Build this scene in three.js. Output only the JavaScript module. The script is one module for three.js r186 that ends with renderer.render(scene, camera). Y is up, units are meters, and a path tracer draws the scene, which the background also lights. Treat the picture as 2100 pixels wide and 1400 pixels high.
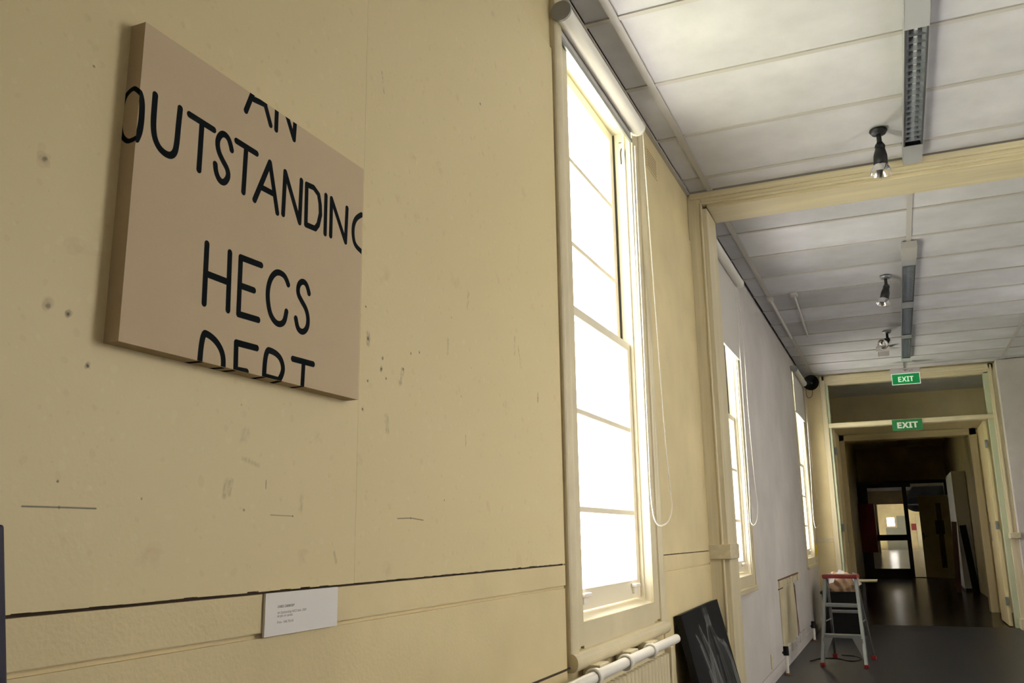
import * as THREE from 'three';
import { RoundedBoxGeometry } from 'three/addons/geometries/RoundedBoxGeometry.js';
import { mergeGeometries } from 'three/addons/utils/BufferGeometryUtils.js';

// ---------------------------------------------------------------- camera, sky, sun, exposure
const renderer = new THREE.WebGLRenderer({ antialias: true });
renderer.toneMapping = THREE.LinearToneMapping;
renderer.toneMappingExposure = 0.73;
renderer.shadowMap.enabled = true;
const scene = new THREE.Scene();
const camera = new THREE.PerspectiveCamera(2 * Math.atan(700 / 1800.2) * 180 / Math.PI, 1.5, 0.05, 400);
camera.position.set(0, 1.125, 0);
camera.rotation.set(0.220509, 0.404789, -0.014282, 'YXZ');
camera.updateMatrixWorld(true);
scene.background = new THREE.Color().setRGB(1.07, 1.0, 0.91);   // bright hazy sky
scene.backgroundIntensity = 14;
const sun = new THREE.DirectionalLight(new THREE.Color().setRGB(1, 0.97, 0.93), 480);
sun.position.set(1.2, 30, 9); sun.target.position.set(0, 0, -6); sun.castShadow = true;
Object.assign(sun.shadow.camera, { left: -60, right: 60, top: 60, bottom: -60, near: 1, far: 120 });
sun.shadow.mapSize.set(4096, 4096);
scene.add(sun, sun.target);

// ---------------------------------------------------------------- helpers
let seed = 12345;
const rnd = () => { seed = (seed * 1664525 + 1013904223) >>> 0; return seed / 4294967296; };
const lin = (r, g, b) => new THREE.Color().setRGB(r, g, b);
const taken = new Map();
const numbered = n => { const k = taken.get(n) || 0; taken.set(n, k + 1); return k ? n + '_' + String(k).padStart(3, '0') : n; };
// the point of a plane that a pixel of the 2100 x 1400 frame looks at
function ray(px, py) { return new THREE.Vector3((px - 1050) / 1800.2, -(py - 700) / 1800.2, -1).applyQuaternion(camera.quaternion); }
const onX = (px, py, X) => { const d = ray(px, py); return d.multiplyScalar(X / d.x).add(camera.position); };
const onY = (px, py, Y) => { const d = ray(px, py); return d.multiplyScalar((Y - 1.125) / d.y).add(camera.position); };
const onZ = (px, py, Z) => { const d = ray(px, py); return d.multiplyScalar(Z / d.z).add(camera.position); };

function noiseTexture(size, cells, octaves, lo, hi, sd) {          // tiling value noise
  let s = sd; const r = () => { s = (s * 1664525 + 1013904223) >>> 0; return s / 4294967296; };
  const a = new Float32Array(size * size); let amp = 1, total = 0;
  for (let o = 0; o < octaves; o++) {
    const n = Math.min(size, cells << o), g = Float32Array.from({ length: n * n }, r);
    for (let y = 0; y < size; y++) for (let x = 0; x < size; x++) {
      const u = x / size * n, v = y / size * n, i = u | 0, j = v | 0; let fu = u - i, fv = v - j;
      fu = fu * fu * (3 - 2 * fu); fv = fv * fv * (3 - 2 * fv); const i1 = (i + 1) % n, j1 = (j + 1) % n;
      a[y * size + x] += amp * ((g[j * n + i] * (1 - fu) + g[j * n + i1] * fu) * (1 - fv) + (g[j1 * n + i] * (1 - fu) + g[j1 * n + i1] * fu) * fv);
    }
    total += amp; amp *= 0.55;
  }
  const d = new Uint8Array(size * size * 4);
  for (let k = 0; k < size * size; k++) { const v = Math.round(255 * (lo + (hi - lo) * a[k] / total)); d[4 * k] = d[4 * k + 1] = d[4 * k + 2] = v; d[4 * k + 3] = 255; }
  const t = new THREE.DataTexture(d, size, size); t.wrapS = t.wrapT = THREE.RepeatWrapping; t.magFilter = THREE.LinearFilter; t.minFilter = THREE.LinearFilter; t.needsUpdate = true;
  return t;
}
const rep = (t, sx, sy = sx) => { const c = t.clone(); c.repeat.set(1 / sx, 1 / sy); c.needsUpdate = true; return c; };   // one tile covers sx x sy metres
const nFine = noiseTexture(512, 64, 3, 0, 1, 7), nSoft = noiseTexture(256, 4, 6, 0.86, 1, 21), nMid = noiseTexture(256, 16, 4, 0, 1, 33);
nSoft.colorSpace = THREE.SRGBColorSpace;
function paint(r, g, b, o = {}) {
  const m = o.spec === undefined ? new THREE.MeshStandardMaterial() : new THREE.MeshPhysicalMaterial({ specularIntensity: o.spec });
  m.color = lin(r, g, b); m.roughness = o.rough ?? 0.6; m.metalness = o.metal ?? 0;
  if (o.bump) { m.bumpMap = rep(nFine, o.bumpSize ?? 0.35); m.bumpScale = o.bump; }
  if (o.mottle) m.map = rep(nSoft, o.mottle);
  return m;
}
const CREAM = [0.84, 0.705, 0.40];
const M = {
  cream: paint(...CREAM, { rough: 0.55, bump: 0.0006, mottle: 1.3 }),
  trim: paint(0.80, 0.71, 0.48, { rough: 0.38, bump: 0.0004, mottle: 0.7 }),
  sash: paint(0.82, 0.76, 0.60, { rough: 0.4 }),
  white: paint(0.74, 0.70, 0.68, { rough: 0.7, bump: 0.0012, mottle: 1.6 }),
  tileA: paint(0.72, 0.72, 0.76, { rough: 0.9, bump: 0.0006, bumpSize: 0.12, mottle: 0.9 }),
  tileB: paint(0.66, 0.66, 0.69, { rough: 0.9, bump: 0.0006, bumpSize: 0.12, mottle: 0.9 }),
  tileC: paint(0.56, 0.56, 0.58, { rough: 0.9, bump: 0.0006, bumpSize: 0.12, mottle: 0.9 }),
  tee: paint(0.47, 0.455, 0.43, { rough: 0.5 }),
  slab: paint(0.3, 0.29, 0.28, { rough: 0.9 }),
  plastic: paint(0.82, 0.80, 0.74, { rough: 0.35 }),
  fabric: paint(0.62, 0.60, 0.57, { rough: 0.85 }),
  alu: paint(0.30, 0.31, 0.32, { rough: 0.4, metal: 0.8 }),
  steel: paint(0.24, 0.265, 0.265, { rough: 0.4, metal: 0.7 }),
  greyEnamel: paint(0.34, 0.35, 0.36, { rough: 0.45 }),
  louvre: paint(0.55, 0.59, 0.66, { rough: 0.25, metal: 0.75 }),
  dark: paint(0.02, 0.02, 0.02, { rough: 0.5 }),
  black: paint(0.008, 0.008, 0.008, { rough: 0.5, spec: 0.35 }),
  red: paint(0.22, 0.010, 0.012, { rough: 0.4 }),
  navy: paint(0.008, 0.007, 0.035, { rough: 0.6 }),
  vinyl: paint(0.024, 0.025, 0.029, { rough: 0.36, mottle: 2.1, spec: 0.5 }),
  brownFloor: paint(0.035, 0.03, 0.022, { rough: 0.22, mottle: 1.7, spec: 0.16 }),
  green: paint(0.50, 0.55, 0.38, { rough: 0.4 }),
  darkFrame: paint(0.02, 0.021, 0.02, { rough: 0.4 }),
  doorCream: paint(0.74, 0.65, 0.38, { rough: 0.5 }),
  paperBag: paint(0.55, 0.36, 0.22, { rough: 0.7, mottle: 0.2 }),
  card: paint(0.50, 0.42, 0.27, { rough: 0.8, mottle: 0.3 }),
  bounceSheet: paint(0.86, 0.86, 0.86, { rough: 0.8, mottle: 2 }),
  lawn: paint(0.06, 0.065, 0.035, { rough: 1, mottle: 3 }),
  asphalt: paint(0.035, 0.035, 0.035, { rough: 0.9, mottle: 5 }),
  concrete: paint(0.72, 0.72, 0.72, { rough: 0.9, mottle: 7 }),
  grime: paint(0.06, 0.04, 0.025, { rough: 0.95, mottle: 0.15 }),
  rust: paint(0.20, 0.10, 0.05, { rough: 0.9, mottle: 0.15 }),
  wood: paint(0.16, 0.07, 0.04, { rough: 0.6, mottle: 0.4 }),
  dustyDimPane: new THREE.MeshPhysicalMaterial({ color: lin(0.80, 0.83, 0.77), transmission: 1, thickness: 0, roughness: 0.03, ior: 1.5 }),  // dusty glass, its tint chosen to darken the vestibule behind
  pane: new THREE.MeshPhysicalMaterial({ color: 0xffffff, transmission: 1, thickness: 0, roughness: 0.02, ior: 1.5 }),
  chrome: paint(0.9, 0.9, 0.9, { rough: 0.08, metal: 1 }),
  clear: new THREE.MeshPhysicalMaterial({ color: 0xffffff, transmission: 1, thickness: 0, roughness: 0.08, ior: 1.5 }),
};
// a box with texture coordinates in metres
function bx(x0, x1, y0, y1, z0, z1) {
  if (x0 > x1) [x0, x1] = [x1, x0]; if (y0 > y1) [y0, y1] = [y1, y0]; if (z0 > z1) [z0, z1] = [z1, z0];
  const p = [], n = [], uv = [];
  const q = (c, nn) => { for (const k of [0, 1, 2, 0, 2, 3]) { p.push(...c[k]); n.push(...nn); const [x, y, z] = c[k]; uv.push(...(nn[0] ? [-z, y] : nn[1] ? [x, -z] : [x, y])); } };
  q([[x1, y0, z1], [x1, y0, z0], [x1, y1, z0], [x1, y1, z1]], [1, 0, 0]); q([[x0, y0, z0], [x0, y0, z1], [x0, y1, z1], [x0, y1, z0]], [-1, 0, 0]);
  q([[x0, y1, z1], [x1, y1, z1], [x1, y1, z0], [x0, y1, z0]], [0, 1, 0]); q([[x0, y0, z0], [x1, y0, z0], [x1, y0, z1], [x0, y0, z1]], [0, -1, 0]);
  q([[x0, y0, z1], [x1, y0, z1], [x1, y1, z1], [x0, y1, z1]], [0, 0, 1]); q([[x1, y0, z0], [x0, y0, z0], [x0, y1, z0], [x1, y1, z0]], [0, 0, -1]);
  const g = new THREE.BufferGeometry();
  g.setAttribute('position', new THREE.Float32BufferAttribute(p, 3)); g.setAttribute('normal', new THREE.Float32BufferAttribute(n, 3)); g.setAttribute('uv', new THREE.Float32BufferAttribute(uv, 2));
  return g;
}
function rbx(x0, x1, y0, y1, z0, z1, r = 0.004) {
  const g = new RoundedBoxGeometry(Math.abs(x1 - x0), Math.abs(y1 - y0), Math.abs(z1 - z0), 2, r);
  return g.translate((x0 + x1) / 2, (y0 + y1) / 2, (z0 + z1) / 2);
}
// a 2D outline (a, b) swept along an axis: 'z' uses (x, y), 'y' uses (x, z), 'x' uses (z, y)
function sweep(pts, axis, from, to) {
  const s = new THREE.Shape(pts.map(([a, b]) => new THREE.Vector2(a, b)));
  const g = new THREE.ExtrudeGeometry(s, { depth: Math.abs(to - from), bevelEnabled: false }); const lo = Math.min(from, to);
  if (axis === 'z') g.translate(0, 0, lo);
  if (axis === 'y') { g.rotateX(Math.PI / 2); g.translate(0, lo + Math.abs(to - from), 0); }   // (x, y, z) -> (x, -z, y)
  if (axis === 'x') { const q = g.attributes.position, w = g.attributes.normal; for (const at of [q, w]) for (let i = 0; i < at.count; i++) { const a = at.getX(i), b = at.getY(i), c = at.getZ(i); at.setXYZ(i, c, b, a); } const ix = g.index; g.translate(lo, 0, 0); if (!ix) { for (const at of [g.attributes.position, g.attributes.normal, g.attributes.uv]) for (let i = 0; i < at.count; i += 3) { for (let k = 0; k < at.itemSize; k++) { const A = at.array, t = A[(i + 1) * at.itemSize + k]; A[(i + 1) * at.itemSize + k] = A[(i + 2) * at.itemSize + k]; A[(i + 2) * at.itemSize + k] = t; } } } }
  return g;
}
const plain = g => { let h = g.index ? g.toNonIndexed() : g; for (const k of Object.keys(h.attributes)) if (!['position', 'normal', 'uv'].includes(k)) h.deleteAttribute(k); h.clearGroups(); return h; };
const join = a => a.length === 1 ? a[0] : mergeGeometries(a.map(plain));
function mesh(name, geos, mat, parent) {
  const o = new THREE.Mesh(join([geos].flat()), mat); o.castShadow = o.receiveShadow = true;
  o.name = parent && parent !== scene ? name : numbered(name); (parent || scene).add(o); return o;
}
function tag(o, label, category, group) { o.userData.label = label; o.userData.category = category; if (group) o.userData.group = group; return o; }
function group(name, x = 0, y = 0, z = 0, ry = 0) { const o = new THREE.Group(); o.name = numbered(name); o.position.set(x, y, z); o.rotation.y = ry; scene.add(o); return o; }
function struct(name, geos, mat, label) { const o = mesh(name, geos, mat); o.userData.kind = 'structure'; o.userData.label = label; o.userData.category = name.split('_')[0]; return o; }
const sgroup = (name, label) => { const o = group(name); o.userData = { kind: 'structure', label, category: name.split('_')[0] }; return o; };
function tube(points, r, radial = 8, seg = 40, closed = false) { return new THREE.TubeGeometry(new THREE.CatmullRomCurve3(points.map(p => p.isVector3 ? p : new THREE.Vector3(...p)), closed), seg, r, radial, closed); }
function rod(a, b, r, r2 = r, n = 12) {                                                   // a straight bar between two points
  const A = new THREE.Vector3(...a), B = new THREE.Vector3(...b), d = B.clone().sub(A), g = new THREE.CylinderGeometry(r2, r, d.length(), n);
  g.applyQuaternion(new THREE.Quaternion().setFromUnitVectors(new THREE.Vector3(0, 1, 0), d.clone().normalize())); return g.translate(...A.add(B).multiplyScalar(0.5).toArray());
}
function beam(a, b, w, t, up = [0, 0, 1]) {                                               // a rectangular bar from a to b, w across and t thick along up
  const A = new THREE.Vector3(...a), B = new THREE.Vector3(...b), d = B.clone().sub(A), L = d.length(), Y = d.normalize(), X = Y.clone().cross(new THREE.Vector3(...up)).normalize(), Z = X.clone().cross(Y);
  const g = new THREE.BoxGeometry(w, L, t); g.applyMatrix4(new THREE.Matrix4().makeBasis(X, Y, Z)); return g.translate(...A.add(B).multiplyScalar(0.5).toArray());
}
// single sheets for panes: facing x, or facing z
function sheet(c) { const g = new THREE.BufferGeometry(); g.setAttribute('position', new THREE.Float32BufferAttribute([0, 1, 2, 0, 2, 3].flatMap(k => c[k]), 3)); g.setAttribute('uv', new THREE.Float32BufferAttribute([0, 0, 1, 0, 1, 1, 0, 0, 1, 1, 0, 1], 2)); g.computeVertexNormals(); return g; }
const sheetX = (x, y0, y1, z0, z1) => { const a = Math.max(z0, z1), b = Math.min(z0, z1); return sheet([[x, y0, a], [x, y0, b], [x, y1, b], [x, y1, a]]); };
const sheetZ = (z, x0, x1, y0, y1) => sheet([[x0, y0, z], [x1, y0, z], [x1, y1, z], [x0, y1, z]]);
// a wall slab along z (between x0 and x1) or along x (between z0 and z1) with rectangular openings [from, to, bottom, top]
function wallZ(x0, x1, z0, z1, y0, y1, holes = []) {
  const out = []; let a = Math.min(z0, z1); const end = Math.max(z0, z1);
  for (const [h0, h1, b, t] of holes.map(h => [Math.min(h[0], h[1]), Math.max(h[0], h[1]), h[2], h[3]]).sort((p, q) => p[0] - q[0])) {
    if (h0 > a) out.push(bx(x0, x1, y0, y1, a, h0));
    if (b > y0) out.push(bx(x0, x1, y0, b, h0, h1)); if (t < y1) out.push(bx(x0, x1, t, y1, h0, h1)); a = h1;
  }
  if (end > a) out.push(bx(x0, x1, y0, y1, a, end)); return out;
}
function wallX(z0, z1, x0, x1, y0, y1, holes = []) {
  const out = []; let a = x0;
  for (const [h0, h1, b, t] of holes) { if (h0 > a) out.push(bx(a, h0, y0, y1, z0, z1)); if (b > y0) out.push(bx(h0, h1, y0, b, z0, z1)); if (t < y1) out.push(bx(h0, h1, t, y1, z0, z1)); a = h1; }
  if (x1 > a) out.push(bx(a, x1, y0, y1, z0, z1)); return out;
}
function canvasTexture(w, h, draw) { const c = document.createElement('canvas'); c.width = w; c.height = h; draw(c.getContext('2d'), w, h); const t = new THREE.CanvasTexture(c); t.colorSpace = THREE.SRGBColorSpace; return t; }
const FRONT = [[[0.8885,1.786],[0.8932,1.7792],[0.8954,1.7573],[0.8949,1.7276],[0.8894,1.7117]],[[0.9177,1.7969],[0.9177,1.7678],[0.9186,1.7451],[0.9232,1.7264],[0.9357,1.7134],[0.9546,1.7109],[0.9654,1.72],[0.968,1.7388],[0.9683,1.7675],[0.9696,1.7988]],[[0.9898,1.7978],[1.0459,1.7961]],[[1.0183,1.7949],[1.0185,1.7138]],[[1.0908,1.7788],[1.085,1.7942],[1.0724,1.8003],[1.0626,1.7959],[1.0554,1.7814],[1.0585,1.7651],[1.0697,1.7522],[1.0842,1.7405],[1.087,1.7277],[1.078,1.7136],[1.0662,1.7134],[1.057,1.7246],[1.0542,1.7379]],[[1.1013,1.8],[1.154,1.7987]],[[1.1264,1.7964],[1.1256,1.7151]],[[1.155,1.7114],[1.1911,1.7965],[1.2179,1.7093]],[[1.1689,1.741],[1.2057,1.7413]],[[1.2345,1.7124],[1.2354,1.7956],[1.2838,1.7127],[1.2845,1.7973]],[[1.3031,1.7149],[1.3012,1.796],[1.3235,1.7978],[1.34,1.7894],[1.3461,1.7712],[1.3482,1.7513],[1.3422,1.7279],[1.3333,1.7167],[1.3031,1.7149]],[[1.3644,1.7963],[1.3655,1.7168]],[[1.3843,1.7185],[1.3834,1.7964],[1.4365,1.7217],[1.4385,1.7956]],[[1.4931,1.8001],[1.4746,1.7889],[1.4629,1.7681],[1.4623,1.7454],[1.4703,1.7255],[1.4966,1.7187]],[[1.1378,1.9128],[1.1203,1.8657]],[[1.1383,1.8966],[1.1706,1.9012]],[[1.1648,1.9109],[1.1875,1.8689]],[[1.2028,1.9124],[1.2036,1.867]],[[1.2281,1.9158],[1.2565,1.8706],[1.258,1.9138]],[[1.0472,1.5968],[1.0493,1.4978]],[[1.1013,1.5981],[1.1045,1.4995]],[[1.0532,1.5471],[1.0978,1.5467]],[[1.1811,1.5989],[1.1283,1.5976],[1.1303,1.4987],[1.1807,1.4999]],[[1.1336,1.5486],[1.1655,1.549]],[[1.2581,1.584],[1.2509,1.596],[1.2358,1.6002],[1.2215,1.5975],[1.2082,1.583],[1.2018,1.5611],[1.2033,1.54],[1.2109,1.5178],[1.2259,1.5052],[1.2404,1.5043],[1.2523,1.5124],[1.2564,1.5324]],[[1.3211,1.5833],[1.3146,1.5989],[1.2999,1.6022],[1.2881,1.5919],[1.287,1.5746],[1.2988,1.5635],[1.3153,1.5504],[1.3223,1.5322],[1.3198,1.5146],[1.307,1.5035],[1.2913,1.5071],[1.2844,1.5259]],[[1.0481,1.4008],[1.0486,1.4504],[1.0651,1.4491],[1.0824,1.4418],[1.0954,1.4298],[1.101,1.4162],[1.1014,1.3993]],[[1.1807,1.4499],[1.1289,1.4491],[1.131,1.4007]],[[1.1308,1.4036],[1.1579,1.4047]],[[1.2035,1.4017],[1.2018,1.4521],[1.2256,1.4525],[1.2457,1.4451],[1.2551,1.4281],[1.2508,1.4128],[1.2414,1.4015],[1.2375,1.3988]],[[1.2034,1.4043],[1.2453,1.4037]],[[1.2807,1.4493],[1.3419,1.45]],[[1.3128,1.4463],[1.3114,1.3981]]];
const SIDE = [[-0.9794,1.7827],[-0.9918,1.7954],[-0.9994,1.7957],[-1.0107,1.7881],[-1.0157,1.7747],[-1.0165,1.752],[-1.0143,1.7242],[-1.0013,1.7099],[-0.9897,1.7102],[-0.9791,1.7137]];
const BOT = [[[1.0532,-0.9849],[1.0497,-1.0173]],[[1.1087,-0.9888],[1.1043,-1.0163]],[[1.135,-0.9881],[1.1319,-1.0223]],[[1.2055,-0.9847],[1.2085,-1.0188]],[[1.2496,-0.9848],[1.2617,-1.02]],[[1.3144,-0.9839],[1.3149,-1.0171]]];
const DOTS = [[0.765,1.634,9,0.25],[0.794,1.437,9,0.25],[0.827,1.432,5,0.8],[0.866,1.367,4,0.8],[0.828,1.805,2,0.6],[2.15,2.377,4,0.9],[0.836,1.207,2,0.9],[0.842,1.173,2,0.9],[1.337,1.17,2,0.8],[1.766,1.173,2,0.9],[1.562,1.619,3,0.7],[1.574,1.55,5,0.6],[1.635,1.516,4,0.6],[1.63,1.492,5,0.8],[1.651,1.474,3,0.7],[1.576,1.457,3,0.8],[1.759,1.551,3,0.7],[1.799,1.562,3,0.7],[1.725,1.508,3,0.8],[1.558,1.394,3,0.9],[1.966,1.685,2,0.5],[2.564,1.558,3,0.7],[1.929,1.218,2,0.8],[0.98,1.189,2,0.4],[2.081,1.572,2,0.4],[2.022,1.487,2,0.4],[1.204,1.178,3,0.4],[1.184,1.354,2,0.3]];
const LINES = [[0.787,1.173,0.901,1.173,1.2,0.85],[1.274,1.171,1.337,1.17,1,0.4],[1.708,1.171,1.766,1.173,1.2,0.7],[1.766,1.173,1.825,1.169,1.2,0.7],[1.724,1.51,1.71,1.468,6,0.4],[1.574,1.565,1.575,1.535,6,0.4],[2.067,1.782,2.058,1.729,5,0.25],[1.947,1.627,1.945,1.582,4,0.3],[2.385,1.724,2.379,1.662,4,0.3],[2.407,1.696,2.431,1.631,4,0.35],[2.564,1.575,2.563,1.545,4,0.5],[1.166,1.227,1.157,1.198,9,0.25],[1.607,2.203,1.618,2.151,3,0.25],[1.654,1.394,1.661,1.354,8,0.2],[1.258,1.23,1.258,1.216,1.5,0.4],[2.047,1.391,2.047,1.359,2,0.3],[1.199,1.314,1.195,1.292,10,0.12],[1.197,1.264,1.236,1.254,6,0.15],[1.363,1.209,1.358,1.177,5,0.15],[1.47,1.105,1.48,1.082,3,0.2],[2.432,2.03,2.417,1.962,4,0.1]];

// ---------------------------------------------------------------- the setting
const CE = 3.21, WL = -1.02, WR = 2.4;                                  // ceiling height, left and right wall faces
const R0 = [1.25, 0.85, 0.9, 3.0];
const W1 = [-2.93, -3.87, 0.862, 3.05], W2 = [-5.79, -6.73, 0.862, 3.05], W3 = [-10.98, -11.94, 0.862, 3.05];
const R1 = [-2.7, -4.0, 0.9, 3.0], R3 = [-7.9, -8.8, 0.9, 3.0];

const hole = ([a, b, y, t]) => [a + 0.02, b - 0.02, y - 0.03, t + 0.02];
struct('reflector_below', [bx(-2.3, -1.2, 0.40, 0.45, 4, -13)], M.bounceSheet, 'unseen pale reflector added outside to bounce sun onto the ceiling');  // added sheet, out of view, throws sunlight up onto the near ceiling
struct('ground', [bx(-2.9, 1, -1.2, -0.7, -130, 60)], M.concrete, 'unseen pale ground strip added to bounce light through the windows');  // bright strip added out of view, lights the ceiling by the windows
struct('ground', [bx(-90, -2.9, -1.2, -0.7, -130, 60)], M.lawn, 'unseen lawn beyond the pale strip, kept dark to bounce little light');  // unseen, darkened so less light reaches the ceiling farther in
struct('ground', [bx(1, 90, -1.2, -0.7, -130, 60)], M.asphalt, 'unseen asphalt outside the opposite wall, kept dark to bounce little light');  // unseen, darkened to hold down bounce from the opposite side
struct('floor', [bx(-1.02, WR, -0.2, 0, 2.6, -12.44)], M.vinyl, 'dull grey vinyl floor of the gallery rooms');
struct('floor', [bx(-1.02, 1.45, -0.2, 0, -12.44, -25.5)], M.brownFloor, 'dark polished brown floor of the corridor past the doorway');
struct('floor', [bx(-1.9, 2.4, -0.2, 0, -25.5, -70.2)], paint(0.10, 0.10, 0.105, { rough: 0.2, mottle: 2.3 }), 'glossy dark floor of the distant hall behind the glazed screen');

// left wall of the near room: plaster below, painted boards above a dado strip
const wallLeft = struct('wall_left', wallZ(WL - 0.13, WL, 2.6, -5.19, 0, 3.3, [hole(W1)]), M.cream, 'cream painted plaster wall with boards and dado strip');
for (const [a, b] of [[2.6, -2.772], [-4.062, -5.19]]) {
  mesh('dado_strip', [bx(WL, WL + 0.009, 0.9745, 1.0375, a, b)], M.cream, wallLeft); mesh('lower_plaster', [bx(WL, WL + 0.007, 0, 0.9655, a, b)], M.cream, wallLeft);
  mesh('dirty_gap', [bx(WL, WL + 0.0008, 1.036, 1.05, a, b)], M.grime, wallLeft);
}
const boardPaint = canvasTexture(2048, 1834, (c, w, h) => {
  const S = w / 2.1, X = z => (z - 0.70) * S, Y = y => h - (y - 1.03) * S;
  c.fillStyle = '#' + lin(...CREAM.map(v => v * 0.855)).getHexString(); c.fillRect(0, 0, w, h);
  for (let k = 0; k < 5000; k++) { c.fillStyle = rnd() < 0.5 ? 'rgba(120,96,52,0.05)' : 'rgba(255,250,225,0.07)'; const r = 1 + 7 * rnd() * rnd(); c.beginPath(); c.ellipse(rnd() * w, rnd() * h, r, r * (0.6 + rnd()), rnd() * 3, 0, 7); c.fill(); }
  for (let k = 0; k < 50; k++) { c.fillStyle = 'rgba(88,70,42,0.022)'; const x = rnd() * w, y = rnd() * h, r = 8 + 30 * rnd(); for (let j = 0; j < 6; j++) { c.beginPath(); c.ellipse(x + r * (rnd() - 0.5), y + r * (rnd() - 0.5), r * 0.4 * rnd() + 2, r * 0.6 * rnd() + 2, rnd() * 3, 0, 7); c.fill(); } }
  c.lineCap = 'round';
  for (const [z0, y0, z1, y1, t, a] of LINES) {
    if (t < 2) { c.strokeStyle = `rgba(40,36,30,${a})`; c.lineWidth = t * 1.3; c.beginPath(); c.moveTo(X(z0), Y(y0)); c.lineTo(X(z1), Y(y1)); c.stroke(); continue; }
    for (let k = 0; k < 60; k++) { const f = rnd(), s = (rnd() - 0.5) * t * 2.2; c.fillStyle = `rgba(78,66,44,${a * 0.16})`; c.beginPath(); c.ellipse(X(z0 + (z1 - z0) * f) + s, Y(y0 + (y1 - y0) * f), 1 + t * 0.35 * rnd(), 2 + t * 0.6 * rnd(), 0.2, 0, 7); c.fill(); }
  }
  for (const [z, y, r, a] of DOTS) for (let k = 0; k < 9; k++) { c.fillStyle = k < 6 ? `rgba(84,68,44,${a * 0.2})` : `rgba(50,42,30,${a * 0.55})`; const q = r * (k < 6 ? 1.1 : 0.5); c.beginPath(); c.ellipse(X(z) + q * (rnd() - 0.5), Y(y) + q * (rnd() - 0.5), q * (0.4 + 0.5 * rnd()), q * (0.5 + 0.6 * rnd()), rnd() * 3, 0, 7); c.fill(); }
});
boardPaint.repeat.set(1 / 2.1, 1 / (1834 / 2048 * 2.1)); boardPaint.offset.set(-0.70 / 2.1, -1.03 / (1834 / 2048 * 2.1));
boardPaint.wrapS = boardPaint.wrapT = THREE.MirroredRepeatWrapping;
const boardMat = new THREE.MeshStandardMaterial({ map: boardPaint, roughness: 0.5, bumpMap: rep(nFine, 0.5), bumpScale: 0.0003 });
{ // board edges run a little uneven along the dado gap
  const board = (z0, z1, sd) => {
    const n = 60, pts = []; let s = sd; const r = () => { s = (s * 1103515245 + 12345) & 0x7fffffff; return s / 0x7fffffff; };
    const g = [];
    for (let k = 0; k < n; k++) { const a = z0 + (z1 - z0) * k / n, b = z0 + (z1 - z0) * (k + 1) / n, lift = 0.0418 + 0.0024 * r() * r(); g.push(bx(WL, WL + 0.008, 1 + lift, 1.06, a, b)); }
    g.push(bx(WL, WL + 0.008, 1.06, 2.90, z0, z1)); return g;
  };
  mesh('wall_board', board(0.2, -1.5425, 5), boardMat, wallLeft); mesh('wall_board', board(-1.5431, -2.774, 9), boardMat, wallLeft); mesh('wall_board', board(-4.066, -5.188, 14), M.cream, wallLeft);
}
mesh('ceiling_angle', [bx(WL, WL + 0.022, CE - 0.012, CE - 0.002, 2.6, -5.18)], M.tee, wallLeft);

struct('wall_left', wallZ(WL - 0.13, WL, -5.19, -12.6, 0, 3.3, [hole(W2), hole(W3)]), M.white, 'white painted wall of the second room with windows');
struct('wall_right', wallZ(WR, WR + 0.13, 2.6, -13.2, -0.2, 3.3, [R0, R1, R3]), M.white, 'white painted window wall opposite the cream wall');
struct('wall_front', [bx(-1.15, WR + 0.13, -0.2, 3.3, 2.6, 2.75)], M.cream, 'cream end wall of the near room');

// suspended ceilings: every tile and tee a piece of its own
const cols = [WL + 0.02, -0.872, 0.268, 1.36, WR];
function ceilingGrid(name, z0, z1, zs, tone, label) {
  const c = struct(name, [bx(-1.15, WR + 0.13, 3.3, 3.5, z0, z1)], M.slab, label);
  const edges = [z0, ...zs.filter(z => z < z0 - 0.03 && z > z1 + 0.03), z1];
  for (let k = 0; k + 1 < edges.length; k++) for (let i = 0; i + 1 < cols.length; i++) {
    const t = mesh('ceiling_tile', [bx(cols[i] + 0.004, cols[i + 1] - 0.004, CE + 0.004, CE + 0.02, edges[k] - 0.004, edges[k + 1] + 0.004)], tone(k, i), c);
    t.position.y = 0.002 * rnd();
  }
  for (let k = 1; k + 1 < edges.length; k++) for (let i = 0; i + 1 < cols.length; i++) mesh('cross_tee', [bx(cols[i] + (i ? 0.017 : 0), cols[i + 1] - 0.017, CE - 0.002, CE + 0.006, edges[k] - 0.014, edges[k] + 0.014)], M.tee, c);
  for (let i = 1; i + 1 < cols.length; i++) mesh('main_tee', [bx(cols[i] - 0.017, cols[i] + 0.017, CE - 0.004, CE + 0.006, z0, z1)], M.tee, c);
  return c;
}
const zs1 = [], zs2 = [];
for (let k = -8; k < 4; k++) zs1.push(-3.16 - 0.604 * k);
for (let k = 0; k < 11; k++) zs2.push(-6.085 - 0.6 * k);
ceilingGrid('ceiling', 2.6, -5.178, zs1.sort((a, b) => b - a), (k, i) => (k * 5 + i * 3) % 4 ? M.tileA : M.tileB, 'white tiled suspended ceiling of the near room');
ceilingGrid('ceiling', -5.52, -12.36, zs2, (k, i) => i === 1 ? [M.tileC, M.tileA, M.tileC, M.tileA, M.tileC, M.tileA, M.tileC, M.tileA, M.tileB, M.tileC, M.tileB, M.tileB][k] : i === 0 ? M.tileB : (k + i) % 3 ? M.tileA : M.tileB, 'suspended ceiling of the second room with mixed white and grey tiles');

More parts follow.
